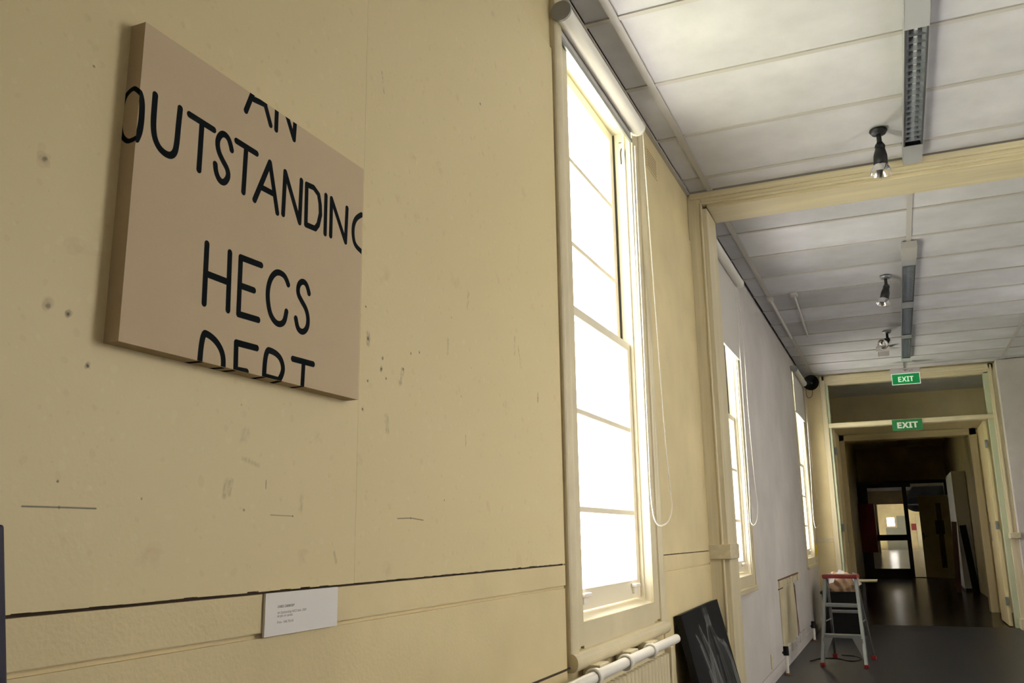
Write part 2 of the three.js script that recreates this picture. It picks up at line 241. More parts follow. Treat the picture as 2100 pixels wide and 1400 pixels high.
// portal between the rooms
{
  const p = sgroup('trim_1', 'cream painted portal frame with dado block between the rooms');
  mesh('jamb', [rbx(WL, -0.936, 0, 3.2, -5.19, -5.52, 0.006)], M.trim, p); mesh('jamb_stop', [rbx(-0.94, -0.906, 0, 3.115, -5.225, -5.52, 0.006)], M.trim, p);
  mesh('jamb_bead', [rod([-0.938, 0, -5.192], [-0.938, 3.14, -5.192], 0.008)], M.trim, p);
  mesh('header', [rbx(-0.936, WR, 3.135, 3.2, -5.19, -5.52, 0.006)], M.trim, p); mesh('header_stop', [rbx(-0.906, 2.1, 3.113, 3.14, -5.225, -5.52, 0.006)], M.trim, p);
  mesh('header_bead', [rod([-0.938, 3.137, -5.192], [2.1, 3.137, -5.192], 0.008)], M.trim, p); mesh('header_fascia', [rbx(-1.0, WR, 3.165, 3.203, -5.17, -5.2, 0.006)], M.trim, p);
  mesh('jamb', [rbx(2.1, WR, 0, 3.135, -5.19, -5.52, 0.006)], M.trim, p); mesh('dado_block', [rbx(WL, -0.888, 0.992, 1.076, -5.175, -5.46, 0.006)], M.trim, p);
  mesh('lintel', [bx(-1.02, WR, 3.2, 3.5, -5.2, -5.5)], M.slab, p);
}
// sash windows in the left wall
function sashWindow(name, [z0, z1, y0, y1], label, moulded) {
  const w = sgroup(name, label), zl = z0, zr = z1, fl = 0.095, mo = 0.075;         // zl is the edge nearer the camera
  const XA = WL - 0.13;
  mesh('jamb_lining', [bx(XA, WL + 0.004, y0 - 0.02, y1, zr - 0.02, zr)], M.sash, w); mesh('jamb_lining', [bx(XA, WL + 0.004, y0 - 0.02, y1, zl, zl + 0.02)], M.sash, w);
  mesh('head_lining', [bx(XA, WL + 0.004, y1, y1 + 0.02, zr - 0.02, zl + 0.02)], M.sash, w);
  mesh('window_sill', [sweep([[XA, y0 - 0.03], [WL + 0.006, y0 - 0.03], [WL + 0.006, y0 - 0.014], [XA, y0 + 0.012]], 'z', zr, zl)], M.sash, w);
  for (const z of [zl - 0.012, zr]) mesh('stop_bead', [bx(WL - 0.038, WL - 0.026, y0, y1, z, z + 0.012)], M.sash, w);
  mesh('shadow_gap_strip', [bx(WL - 0.0855, WL - 0.077, 1.99, y1 - 0.004, zr, zr + 0.004)], M.dark, w);  // dark strip painting the shadow gap beside the upper sash
  const sash = (part, X0, X1, b, t, br, tr, bars) => {
    const s = mesh(part, [rbx(X0, X1, b, t, zl - 0.05, zl - 0.004), rbx(X0, X1, b, t, zr + 0.006, zr + 0.05), rbx(X0, X1, b, b + br, zl - 0.04, zr + 0.04), rbx(X0, X1, t - tr, t, zl - 0.04, zr + 0.04)], M.sash, w);
    for (const y of bars) mesh('glazing_bar', [rbx(X0 + 0.004, X1 - 0.004, y - 0.011, y + 0.011, zl - 0.048, zr + 0.048)], M.sash, s);
    const e = [b + br, ...bars, t - tr];
    for (let k = 0; k + 1 < e.length; k++) mesh('pane', [sheetX((X0 + X1) / 2, e[k], e[k + 1], zl - 0.048, zr + 0.048)], M.pane, s);
    return s;
  };
  const low = sash('lower_sash', WL - 0.082, WL - 0.042, y0 + 0.008, 1.995, 0.075, 0.04, [1.226, 1.59]);
  sash('upper_sash', WL - 0.126, WL - 0.086, 1.955, y1, 0.04, 0.05, [2.295, 2.665]);
  for (const z of [zl - 0.16, zr + 0.12]) mesh('sash_lift', [rbx(WL - 0.044, WL - 0.018, y0 + 0.055, y0 + 0.07, z - 0.035, z + 0.035, 0.005), rbx(WL - 0.044, WL - 0.03, y0 + 0.03, y0 + 0.06, z - 0.02, z + 0.02, 0.004)], M.plastic, low);
  mesh('sash_pulley', [tube([[WL - 0.046, y1 - 0.16, zr + 0.004], [WL - 0.046, y1 - 0.09, zr + 0.004], [WL - 0.037, y1 - 0.075, zr + 0.004], [WL - 0.028, y1 - 0.09, zr + 0.004], [WL - 0.028, y1 - 0.16, zr + 0.004]], 0.0025, 6, 24), bx(WL - 0.055, WL - 0.028, y1 - 0.048, y1 - 0.045, zr, zr + 0.003)], M.dark, w);
  mesh('sash_cord', [rod([WL - 0.034, y1 - 0.14, zr + 0.004], [WL - 0.034, y1 - 0.72, zr + 0.004], 0.002)], M.card, w);
  // architrave: flat board inside, rounded moulding outside
  const tk = moulded ? 0.012 : 0.01;
  mesh('architrave_board', [bx(WL, WL + tk, y0 - 0.09, y1 + 0.06, zr - fl, zr)], M.trim, w); mesh('architrave_board', [bx(WL, WL + tk, y0 - 0.09, y1 + 0.06, zl, zl + fl - 0.02)], M.trim, w);
  mesh('architrave_board', [bx(WL, WL + tk, y1, y1 + 0.06, zr, zl)], M.trim, w); mesh('apron', [bx(WL, WL + tk, y0 - 0.1, y0 - 0.015, zr, zl)], M.trim, w);
  const prof = (s, h) => { const a = [[0, 0]]; for (let k = 0; k <= 10; k++) { const t = Math.PI * k / 10; a.push([h * (0.45 + 0.55 * Math.sin(t)), s * (1 - Math.cos(t)) / 2]); } a.push([0, s]); return a; };
  if (moulded) {
    const zo = zr - fl, zi = zl + fl - 0.02, yb = y0 - 0.1;
    mesh('moulding', [sweep(prof(mo, 0.030).map(([h, d]) => [WL + h, zo - d]), 'y', yb - 0.055, y1 + 0.1)], M.trim, w);
    mesh('moulding', [sweep(prof(mo, 0.030).map(([h, d]) => [WL + h, zi + d]), 'y', yb - 0.055, y1 + 0.1)], M.trim, w);
    mesh('sill_moulding', [sweep(prof(0.058, 0.042).map(([h, d]) => [WL + h, yb - d]), 'z', zo - mo, zi + mo)], M.trim, w);
  } else {
    mesh('sill_moulding', [rbx(WL, WL + 0.03, y0 - 0.13, y0 - 0.09, zr - fl - 0.02, zl + fl, 0.008)], M.trim, w);
    mesh('edge_bead', [rbx(WL, WL + 0.018, y0 - 0.09, y1 + 0.06, zr - fl - 0.012, zr - fl, 0.004)], M.trim, w);
  }
  return w;
}
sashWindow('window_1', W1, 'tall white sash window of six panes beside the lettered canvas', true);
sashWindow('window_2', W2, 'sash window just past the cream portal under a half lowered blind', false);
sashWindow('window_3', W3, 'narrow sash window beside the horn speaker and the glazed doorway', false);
function plainWindow(name, [z0, z1, y0, y1], label) {
  const w = sgroup(name, label), X = WR + 0.06;
  mesh('window_frame', [bx(X - 0.03, X + 0.03, y0, y1, z0, z0 - 0.06), bx(X - 0.03, X + 0.03, y0, y1, z1, z1 + 0.06), bx(X - 0.03, X + 0.03, y0, y0 + 0.06, z0, z1), bx(X - 0.03, X + 0.03, y1 - 0.06, y1, z0, z1)], M.sash, w);
  mesh('mullion', [bx(X - 0.025, X + 0.025, y0, y1, (z0 + z1) / 2 - 0.03, (z0 + z1) / 2 + 0.03)], M.sash, w);
  for (const [a, b] of [[z0 - 0.06, (z0 + z1) / 2 + 0.03], [(z0 + z1) / 2 - 0.03, z1 + 0.06]]) mesh('pane', [sheetX(X, y0 + 0.06, y1 - 0.06, a, b)], M.pane, w);
}
plainWindow('window_4', R1, 'wide window in the wall opposite the lettered canvas');
plainWindow('window_6', R0, 'narrow window in the opposite wall behind the camera');
plainWindow('window_5', R3, 'wide window opposite the second room near the doorway');

// glazed partition with the doorway, then the passage
const PZ = -12.4;
struct('wall_back', [bx(-1.02, -0.80, 0, 3.3, PZ, PZ - 0.15), bx(-0.80, 1.30, 3.2, 3.3, PZ, -12.55)], M.cream, 'cream end wall around the glazed doorway');
struct('wall_back', [bx(1.30, 1.61, 0, 3.205, -12.2, -12.55), bx(1.30, 1.61, 3.205, 3.5, -12.362, -12.55)], M.white, 'pale wall nib right of the doorway');
struct('ceiling', [bx(1.61, WR + 0.13, 3.215, 3.5, -12.362, -13.2)], M.tileA, 'white ceiling strip over the recess right of the doorway');
struct('floor', [bx(1.6, WR + 0.13, -0.2, -0.0005, -12.44, -13.2)], M.vinyl, 'grey floor of the recess right of the doorway');
struct('wall_back', [bx(1.61, WR, 0, 3.3, -13.05, -13.2)], M.white, 'pale recessed wall right of the doorway');
{
  const d = sgroup('door_1', 'cream doorway frame with glazed transom and exit sign');
  mesh('frame_stile', [rbx(-0.80, -0.735, 0, 3.2, PZ + 0.03, PZ - 0.12, 0.006)], M.trim, d); mesh('frame_stile', [rbx(-0.745, -0.70, 0, 3.1, PZ + 0.0, PZ - 0.12, 0.006)], M.green, d);
  mesh('frame_stile', [rbx(1.215, 1.30, 0, 3.2, PZ + 0.03, PZ - 0.12, 0.006)], M.trim, d); mesh('frame_stile', [rbx(1.155, 1.22, 0, 3.1, PZ, PZ - 0.12, 0.006)], M.green, d);
  mesh('frame_head', [rbx(-0.78, 1.28, 3.13, 3.2, PZ + 0.03, PZ - 0.12, 0.006)], M.trim, d); mesh('frame_head', [rbx(-0.745, 1.22, 3.075, 3.135, PZ, PZ - 0.12, 0.006)], M.trim, d);
  mesh('transom_rail', [rbx(-0.745, 1.22, 2.5, 2.56, PZ + 0.02, PZ - 0.12, 0.006)], M.trim, d);
  mesh('transom_pane', [sheetZ(PZ - 0.06, -0.71, 1.17, 2.55, 3.08)], M.dustyDimPane, d);
  mesh('architrave', [rbx(1.235, 1.255, 1.05, 3.18, PZ + 0.03, PZ + 0.045, 0.004)], M.trim, d);
  mesh('dado_block', [rbx(1.2, 1.31, 1.04, 1.11, -12.15, -12.4, 0.005)], M.trim, d); mesh('dado_block', [rbx(-1.018, -0.80, 1.02, 1.07, PZ + 0.012, PZ, 0.004)], M.trim, d);
  mesh('plinth', [rbx(1.19, 1.33, 0, 0.12, -12.14, -12.4, 0.005)], M.trim, d);
  // both leaves stand open into the passage
  for (const [x, s] of [[-0.715, 1], [1.14, -1]]) {
    const leaf = mesh('door_leaf', [rbx(x, x + 0.042 * s, 0.01, 2.49, PZ - 0.14, PZ - 1.02, 0.004)], M.cream, d);
    for (const y of [0.3, 1.2, 2.2]) mesh('hinge', [rbx(x + 0.02 * s, x + 0.05 * s, y - 0.05, y + 0.05, PZ - 0.1, PZ - 0.145, 0.003)], M.steel, leaf);
    mesh('push_plate', [rbx(x + 0.04 * s, x + 0.047 * s, 1.0, 1.25, PZ - 0.9, PZ - 0.98, 0.002)], M.alu, leaf);
  }
}
struct('wall_left', [bx(-1.15, -1.02, 0, 3.3, -12.6, -14.7)], M.cream, 'dim side wall of the vestibule left of the open door');
struct('wall_right', [bx(1.45, 1.6, 0, 3.3, -12.55, -14.7)], M.cream, 'dim side wall of the vestibule right of the open door');
struct('ceiling', [bx(-1.15, 1.6, 3.23, 3.5, -12.36, -14.7)], M.tileB, 'plain ceiling of the vestibule behind the transom');
const wb2 = struct('wall_back', wallX(-14.7, -14.9, -1.15, 1.6, 0, 3.5, [[-0.68, 1.1, 0, 2.55]]), M.cream, 'wall with a second dark opening behind the glazed doorway');
mesh('opening_trim', [rbx(-0.76, -0.66, 0, 2.63, -14.66, -14.92, 0.006), rbx(1.08, 1.18, 0, 2.63, -14.66, -14.92, 0.006), rbx(-0.76, 1.18, 2.53, 2.63, -14.66, -14.92, 0.006)], M.cream, wb2);
const sw = mesh('switch_plate', [rbx(1.2, 1.25, 1.4, 1.55, -14.66, -14.7, 0.004)], M.plastic, wb2); sw.userData.label = 'small white wall switch plate';
struct('wall_left', wallZ(-1.1, -0.95, -14.9, -25.5, 0, 3.6, [[-19.95, -20.25, 1.2, 2.3]]), M.cream, 'cream left wall of the corridor before the glazed screen');
struct('wall_right', [bx(1.3, 1.45, 0, 3.6, -14.9, -25.5)], M.cream, 'cream right wall of the corridor before the glazed screen');
struct('ceiling', [bx(-1.1, 1.45, 3.485, 3.7, -14.9, -25.7)], M.cream, 'cream ceiling of the corridor before the glazed screen');
const GZ = -25.5;
struct('wall_back', [bx(-1.1, 1.45, 2.42, 3.5, GZ - 1.6, GZ - 1.7), bx(-1.1, 1.45, 2.38, 2.42, GZ - 0.1, GZ - 1.7), bx(-1.1, 1.45, 3.485, 3.7, GZ - 0.1, GZ - 1.7), bx(-1.1, -0.95, 2.42, 3.5, GZ, GZ - 1.7), bx(1.3, 1.45, 2.42, 3.5, GZ, GZ - 1.7)], M.cream, 'closed box added behind the glazing above the screen to keep it dark');  // box added so the glazing above the screen looks black
{
  const d = sgroup('door_2', 'dark framed glazed screen with an open half across the corridor');
  mesh('frame_post', [bx(-0.95, -0.7, 0, 2.42, GZ, GZ - 0.1)], M.darkFrame, d); mesh('frame_post', [bx(0.15, 0.25, 0, 2.42, GZ, GZ - 0.1)], M.darkFrame, d); mesh('frame_post', [bx(1.15, 1.3, 0, 2.42, GZ, GZ - 0.1)], M.darkFrame, d);
  mesh('bottom_rail', [bx(-0.7, 0.15, 0.0, 0.22, GZ, GZ - 0.08)], M.darkFrame, d); mesh('middle_rail', [bx(-0.7, 0.15, 0.93, 1.08, GZ, GZ - 0.08)], M.darkFrame, d); mesh('top_rail', [bx(-0.7, 0.36, 2.3, 2.42, GZ, GZ - 0.08)], M.darkFrame, d);
  mesh('pane', [sheetZ(GZ - 0.04, -0.7, 0.15, 0.22, 0.93)], M.pane, d); mesh('pane', [sheetZ(GZ - 0.04, -0.7, 0.15, 1.08, 2.3)], M.pane, d);
  mesh('transom_glazing', [sheetZ(GZ - 0.05, -0.95, 1.3, 2.46, 3.485)], M.pane, d); mesh('transom_rail', [bx(-0.95, 1.3, 2.38, 2.46, GZ + 0.02, GZ - 0.1)], M.darkFrame, d);
  mesh('threshold', [bx(0.25, 1.15, 0, 0.015, GZ, GZ - 0.1)], M.darkFrame, d);
}
// the hall behind the screen
struct('wall_left', wallZ(-1.9, -1.7, -25.7, -56, 0, 3.6, [[-30, -31.2, 1.4, 2.5]]), M.white, 'white left wall of the distant hall');
struct('wall_right', wallZ(2.1, 2.3, -25.7, -56, 0, 3.6, [[-36, -37, 1.4, 2.5]]), M.white, 'white right wall of the distant hall');
struct('wall_back', wallX(-25.5, -25.7, -1.9, -1.1, 0, 3.6), M.white, 'white return wall left of the glazed screen');
struct('wall_back', wallX(-25.5, -25.7, 1.45, 2.3, 0, 3.6), M.white, 'white return wall right of the glazed screen');
struct('ceiling', [bx(-1.9, 2.3, 3.5, 3.7, -25.7, -56)], M.white, 'white ceiling of the distant hall');
struct('wall_back', wallX(-56, -56.2, -1.9, 2.3, 0, 3.7, [[-1.1, 1.75, 0, 2.75]]), M.cream, 'cream wall with a wide opening before the lit end room');
struct('wall_left', wallZ(-2.6, -2.4, -56.2, -70, 0, 3.7, [[-62.5, -65.5, 1.0, 2.8]]), M.cream, 'cream side wall of the lit end room');
struct('wall_right', wallZ(2.8, 3.0, -56.2, -70, 0, 3.7, [[-62.5, -65.5, 1.0, 2.8]]), M.cream, 'cream right side wall of the lit end room');
struct('wall_back', [...wallX(-56, -56.2, -2.6, -1.9, 0, 3.7), ...wallX(-56, -56.2, 2.3, 3.0, 0, 3.7)], M.cream, 'cream returns of the lit end room');
struct('ceiling', [bx(-2.6, 3.0, 3.5, 3.7, -56.2, -70.2)], M.tileA, 'white ceiling of the lit end room');
const farWall = struct('wall_back', wallX(-70, -70.2, -2.6, 3.0, 0, 3.7, [[-0.8, -0.3, 1.6, 2.2]]), M.cream, 'cream end wall with a small bright window at the far end');
mesh('window_frame', [bx(-0.9, -0.15, 1.48, 1.55, -69.95, -70.1), bx(-0.9, -0.85, 1.48, 2.3, -69.95, -70.1), bx(-0.2, -0.15, 1.48, 2.3, -69.95, -70.1)], M.trim, farWall);
mesh('grey_panel', [bx(-0.15, 0.6, 0, 2.3, -69.9, -70)], paint(0.25, 0.25, 0.2, {}), farWall); mesh('grey_panel', [bx(-0.9, -0.15, 0, 1.45, -69.9, -70)], paint(0.25, 0.25, 0.2, {}), farWall);
mesh('door_panel', [rbx(1.1, 1.75, 0, 2.35, -69.9, -70, 0.01)], M.trim, farWall);
[[-1.03, [-19.95, -20.25, 1.2, 2.3], 'unseen slit window added to light the dim corridor'], [-1.8, [-30, -31.2, 1.4, 2.5], 'window in the left wall of the distant hall'], [2.2, [-36, -37, 1.4, 2.5], 'unseen window added to light the distant hall from the right'], [-2.5, [-62.5, -65.5, 1.0, 2.8], 'unseen window added to light the end room from the left'], [2.9, [-62.5, -65.5, 1.0, 2.8], 'unseen window added to light the end room from the right']].forEach(([X, [z0, z1, y0, y1], label], k) => {  // unseen windows, mostly added to light corridor, hall and end room
  const w = sgroup('window_' + (7 + k), label), f = 0.035;
  mesh('window_frame', [bx(X - 0.03, X + 0.03, y0, y1, z0, z0 - f), bx(X - 0.03, X + 0.03, y0, y1, z1, z1 + f), bx(X - 0.03, X + 0.03, y0, y0 + f, z0 - f, z1 + f), bx(X - 0.03, X + 0.03, y1 - f, y1, z0 - f, z1 + f)], M.sash, w);
  mesh('pane', [sheetX(X, y0 + f, y1 - f, z0 - f, z1 + f)], M.pane, w);
});

// ---------------------------------------------------------------- the lettered canvas and its card
{
  const X0 = WL + 0.008, XF = -0.983, ZL = -0.888, ZR = -1.4965, YB = 1.4035, YT = 1.9045, cv = 'rgb(205,186,157)', ink = 'rgb(14,20,24)', sw = 0.0113;
  const weave = (c, w, h) => { c.fillStyle = cv; c.fillRect(0, 0, w, h); for (let k = 0; k < w * h / 220; k++) { c.fillStyle = rnd() < 0.5 ? 'rgba(96,74,54,0.06)' : 'rgba(255,245,230,0.07)'; c.fillRect(rnd() * w, rnd() * h, 1 + 5 * rnd(), 1 + rnd()); } };
  const pen = (c, S) => { c.strokeStyle = ink; c.lineWidth = sw * S; c.lineCap = 'round'; c.lineJoin = 'round'; };
  const curve = (c, p) => { c.beginPath(); c.moveTo(...p[0]); if (p.length < 5) for (const q of p.slice(1)) c.lineTo(...q); else { for (let k = 1; k < p.length - 1; k++) c.quadraticCurveTo(...p[k], (p[k][0] + p[k + 1][0]) / 2, (p[k][1] + p[k + 1][1]) / 2); c.lineTo(...p[p.length - 1]); } c.stroke(); };
  const sharp = new Set([9, 10, 12, 22]);                                            // letters with corners
  const front = canvasTexture(1216, 1002, (c, w, h) => { const S = 1216 / (ZL - ZR); weave(c, w, h); pen(c, S); FRONT.forEach((p, k) => { const q = p.map(([z, y]) => [(z + ZL) * S, h - (y - YB) * S]); if (sharp.has(k) || p.length < 5) { c.beginPath(); q.forEach((v, i) => i ? c.lineTo(...v) : c.moveTo(...v)); c.stroke(); } else curve(c, q); }); });
  const side = canvasTexture(64, 1002, (c, w, h) => { const S = 1002 / (YT - YB), T = XF - X0; weave(c, w, h); pen(c, S); c.lineWidth = 0.0075 * S; c.setTransform(64 / (T * S), 0, 0, 1, 0, 0); curve(c, SIDE.map(([x, y]) => [(x - X0) * S, h - (y - YB) * S])); });
  const under = canvasTexture(1216, 64, (c, w, h) => { const S = 1216 / (ZL - ZR), T = XF - X0; weave(c, w, h); pen(c, S); c.lineCap = 'butt'; c.setTransform(1, 0, 0, 64 / (T * S), 0, 0); for (const p of BOT) curve(c, p.map(([z, x]) => [(z + ZL) * S, (XF - x) * S])); });
  const mk = map => new THREE.MeshPhysicalMaterial({ map, specularIntensity: 0.25, roughness: 0.9, bumpMap: rep(nFine, 0.12), bumpScale: 0.0002 });
  const faces = (list) => { const p = [], uv = [], ix = []; for (const c of list) { const b = p.length / 3; for (const v of c) { p.push(...v.slice(0, 3)); uv.push(v[3], v[4]); } ix.push(b, b + 1, b + 2, b, b + 2, b + 3); } const g = new THREE.BufferGeometry(); g.setAttribute('position', new THREE.Float32BufferAttribute(p, 3)); g.setAttribute('uv', new THREE.Float32BufferAttribute(uv, 2)); g.setIndex(ix); g.computeVertexNormals(); return g; };
  const root = group('canvas_painting'); tag(root, 'unframed beige canvas with black hand lettering reading OUTSTANDING HECS', 'painting');
  const r = 0.002;
  mesh('painted_front', [faces([[[XF, YB, ZL, 0, 0], [XF, YB, ZR, 1, 0], [XF, YT, ZR, 1, 1], [XF, YT, ZL, 0, 1]]])], mk(front), root);
  mesh('folded_side', [faces([[[X0, YB, ZL, 0, 0], [XF, YB, ZL, 1, 0], [XF, YT, ZL, 1, 1], [X0, YT, ZL, 0, 1]]])], mk(side), root);
  mesh('folded_bottom', [faces([[[X0, YB, ZL, 0, 0], [X0, YB, ZR, 1, 0], [XF, YB, ZR, 1, 1], [XF, YB, ZL, 0, 1]]])], mk(under), root);
  mesh('folded_edge', [faces([[[X0, YT, ZR, 0, 0], [X0, YT, ZL, 1, 0], [XF, YT, ZL, 1, 0.06], [XF, YT, ZR, 0, 0.06]], [[XF, YB, ZR, 0, 0], [X0, YB, ZR, 0.06, 0], [X0, YT, ZR, 0.06, 0.1], [XF, YT, ZR, 0, 0.1]]])], new THREE.MeshStandardMaterial({ color: cv, roughness: 0.85 }), root);
  mesh('stretcher_frame', [bx(X0, XF - 0.002, YB + 0.002, YB + 0.04, ZL - 0.002, ZR + 0.002), bx(X0, XF - 0.002, YT - 0.04, YT - 0.002, ZL - 0.002, ZR + 0.002), bx(X0, XF - 0.002, YB + 0.04, YT - 0.04, ZL - 0.002, ZL - 0.04), bx(X0, XF - 0.002, YB + 0.04, YT - 0.04, ZR + 0.002, ZR + 0.04)], M.card, root);
}
{
  const z0 = -1.2635, z1 = -1.478, y0 = 0.967, y1 = 1.0385, X0 = WL + 0.0095, X1 = WL + 0.0145;
  const t = canvasTexture(1024, 352, (c, w, h) => {
    c.fillStyle = 'rgb(232,230,228)'; c.fillRect(0, 0, w, h); c.fillStyle = 'rgb(38,36,40)'; c.textBaseline = 'middle'; const x = 158;
    c.font = 'bold 29px sans-serif'; c.fillText('CHRIS CARMODY', x, 0.335 * h, 226);
    c.font = 'italic 27px sans-serif'; c.fillText('An Outstanding HECS Debt, 2009', x, 0.475 * h, 392);
    c.font = '27px sans-serif'; c.fillText('Acrylic on canvas', x, 0.555 * h, 206); c.fillText('Price \u2013 $48,792.40', x, 0.70 * h, 218);
  });
  const g = bx(X0, X1, y0, y1, z0, z1), uv = g.attributes.uv, p = g.attributes.position;
  for (let k = 0; k < uv.count; k++) uv.setXY(k, (z0 - p.getZ(k)) / (z0 - z1), (p.getY(k) - y0) / (y1 - y0));
  tag(mesh('caption_card', [g], new THREE.MeshStandardMaterial({ map: t, roughness: 0.7 })), 'small white printed caption card on the dado under the canvas', 'card');
}
// ---------------------------------------------------------------- roller blinds with bead chains
function rollerBlind(z0, z1, X, Y, r, drop, label, strands) {
  const b = group('roller_blind', X, Y, z0), L = z0 - z1; tag(b, label, 'blind', 'roller blinds over the sash windows');
  mesh('roll', [new THREE.CylinderGeometry(r, r, L - 0.02, 32).rotateX(Math.PI / 2).translate(0, 0, -L / 2)], M.plastic, b);
  mesh('end_cap', [new THREE.CylinderGeometry(r + 0.003, r + 0.003, 0.012, 32).rotateX(Math.PI / 2).translate(0, 0, -0.006)], M.greyEnamel, b);
  mesh('end_cap', [new THREE.CylinderGeometry(r + 0.003, r + 0.003, 0.014, 32).rotateX(Math.PI / 2).translate(0, 0, -L + 0.007)], M.plastic, b);
  for (const z of [-0.014, -L + 0.014]) mesh('bracket', [bx(WL - X + 0.001, 0, -0.008, r + 0.006, z - 0.002, z + 0.002)], M.greyEnamel, b);
  const bx0 = WL - X + 0.014;
  mesh('fabric', [bx(bx0 + 0.006, bx0 + 0.0075, -drop, 0, -0.03, -L + 0.03)], M.fabric, b);
  mesh('bottom_bar', [rbx(bx0, bx0 + 0.014, -drop - 0.02, -drop, -0.028, -L + 0.028, 0.004)], drop > 0.2 ? M.fabric : M.alu, b);
  const pts = strands.map(p => p.clone().sub(b.position));
  mesh('bead_chain', [tube(pts, 0.0023, 6, 120)], M.plastic, b);
  const c = new THREE.CatmullRomCurve3(pts), n = Math.round(c.getLength() / 0.0125), sp = new THREE.SphereGeometry(0.0034, 6, 4), bs = [];
  for (let k = 0; k <= n; k++) { const q = c.getPointAt(k / n); bs.push(sp.clone().translate(q.x, q.y, q.z)); }
  const beads = mesh('chain_beads', bs, M.plastic, b); beads.userData.kind = 'stuff';
  return b;
}
const chainAt = (X, list) => list.map(([x, y]) => onX(x, y, X));
rollerBlind(-2.775, -3.845, -0.972, 3.048, 0.037, 0.062, 'raised white roller blind above the bright near window', chainAt(-0.962, [[1318, 266], [1322, 330], [1327, 400], [1345, 650], [1364, 900], [1374, 1000], [1378, 1040], [1372, 1066], [1356, 1077], [1343, 1066], [1336, 1030], [1329, 900], [1317, 640], [1306, 400], [1302, 300]]));
rollerBlind(-5.7, -6.86, -0.975, 3.07, 0.036, 0.62, 'half lowered roller blind in the window past the portal', chainAt(-0.965, [[1512, 585], [1525, 710], [1535, 850], [1548, 990], [1554, 1040], [1552, 1066], [1545, 1076], [1539, 1066], [1537, 1020], [1528, 880], [1515, 690], [1507, 590]]));
rollerBlind(-10.88, -12.06, -0.975, 3.07, 0.036, 0.5, 'half lowered roller blind beside the horn speaker', chainAt(-0.965, [[1652, 800], [1659, 880], [1668, 980], [1680, 1050], [1681, 1068], [1676, 1080], [1671, 1078], [1668, 1060], [1662, 960], [1654, 850], [1649, 800]]));
// ---------------------------------------------------------------- wall vent
{
  const a = onX(1324, 300, WL), v = group('wall_vent', WL, 3.0, -4.19); tag(v, 'small perforated vent plate near the ceiling beside the window', 'vent');
  mesh('plate', [bx(0, 0.003, 0.0, 0.115, 0.005, -0.215)], M.cream, v); const s = [];
  for (let i = 0; i < 7; i++) for (let k = 0; k < 9; k++) s.push(bx(0.003, 0.0036, 0.011 + i * 0.0145, 0.0175 + i * 0.0145, -0.012 - k * 0.0215, -0.022 - k * 0.0215));
  mesh('slots', s, M.rust, v).userData.kind = 'stuff';
}
// ---------------------------------------------------------------- radiator under the near window
{
  const r = group('radiator', -0.955, 0, -2.2); tag(r, 'cream ribbed radiator with top pipe below the near window', 'radiator');
  const rail = 0.69, L = 1.76;
  mesh('dark_line', [bx(-0.055, -0.05, rail + 0.026, rail + 0.031, -0.1, -L - 0.05)], M.grime, r);  // thin dark line behind the radiator, just above the pipe
  mesh('top_pipe', [new THREE.CylinderGeometry(0.0185, 0.0185, L, 24).rotateX(Math.PI / 2).translate(0.015, rail, -L / 2)], M.plastic, r);
  for (const z of [-0.28, -0.63, -0.99, -1.335]) mesh('collar', [new THREE.CylinderGeometry(0.0255, 0.0255, 0.034, 24).rotateX(Math.PI / 2).translate(0.015, rail, z), new THREE.TorusGeometry(0.025, 0.004, 8, 24).translate(0.015, rail, z + 0.018)], M.plastic, r);
  for (const z of [-0.2, -0.75, -1.12, -1.42]) mesh('wall_bracket', [rbx(-0.05, 0.01, rail - 0.008, rail + 0.026, z - 0.05, z + 0.05, 0.004)], M.trim, r);
  mesh('back_panel', [bx(-0.05, -0.03, 0.12, rail - 0.03, -0.02, -L + 0.02)], M.trim, r);
  for (let k = 0; k < 34; k++) { const z = -0.05 - k * 0.05; mesh('fin', [new THREE.CylinderGeometry(0.016, 0.016, 0.5, 10).scale(1, 1, 1.15).translate(-0.022, 0.385, z)], M.trim, r); }
  mesh('end_panel', [rbx(-0.05, 0.0, 0.1, rail - 0.03, -L + 0.035, -L, 0.004)], M.trim, r); mesh('foot', [rbx(-0.04, 0, 0, 0.14, -0.12, -0.16)], M.trim, r); mesh('foot', [rbx(-0.04, 0, 0, 0.14, -L + 0.16, -L + 0.12)], M.trim, r);
  mesh('end_cap', [new THREE.SphereGeometry(0.0187, 16, 12).translate(0.015, rail, -L)], M.plastic, r);
}
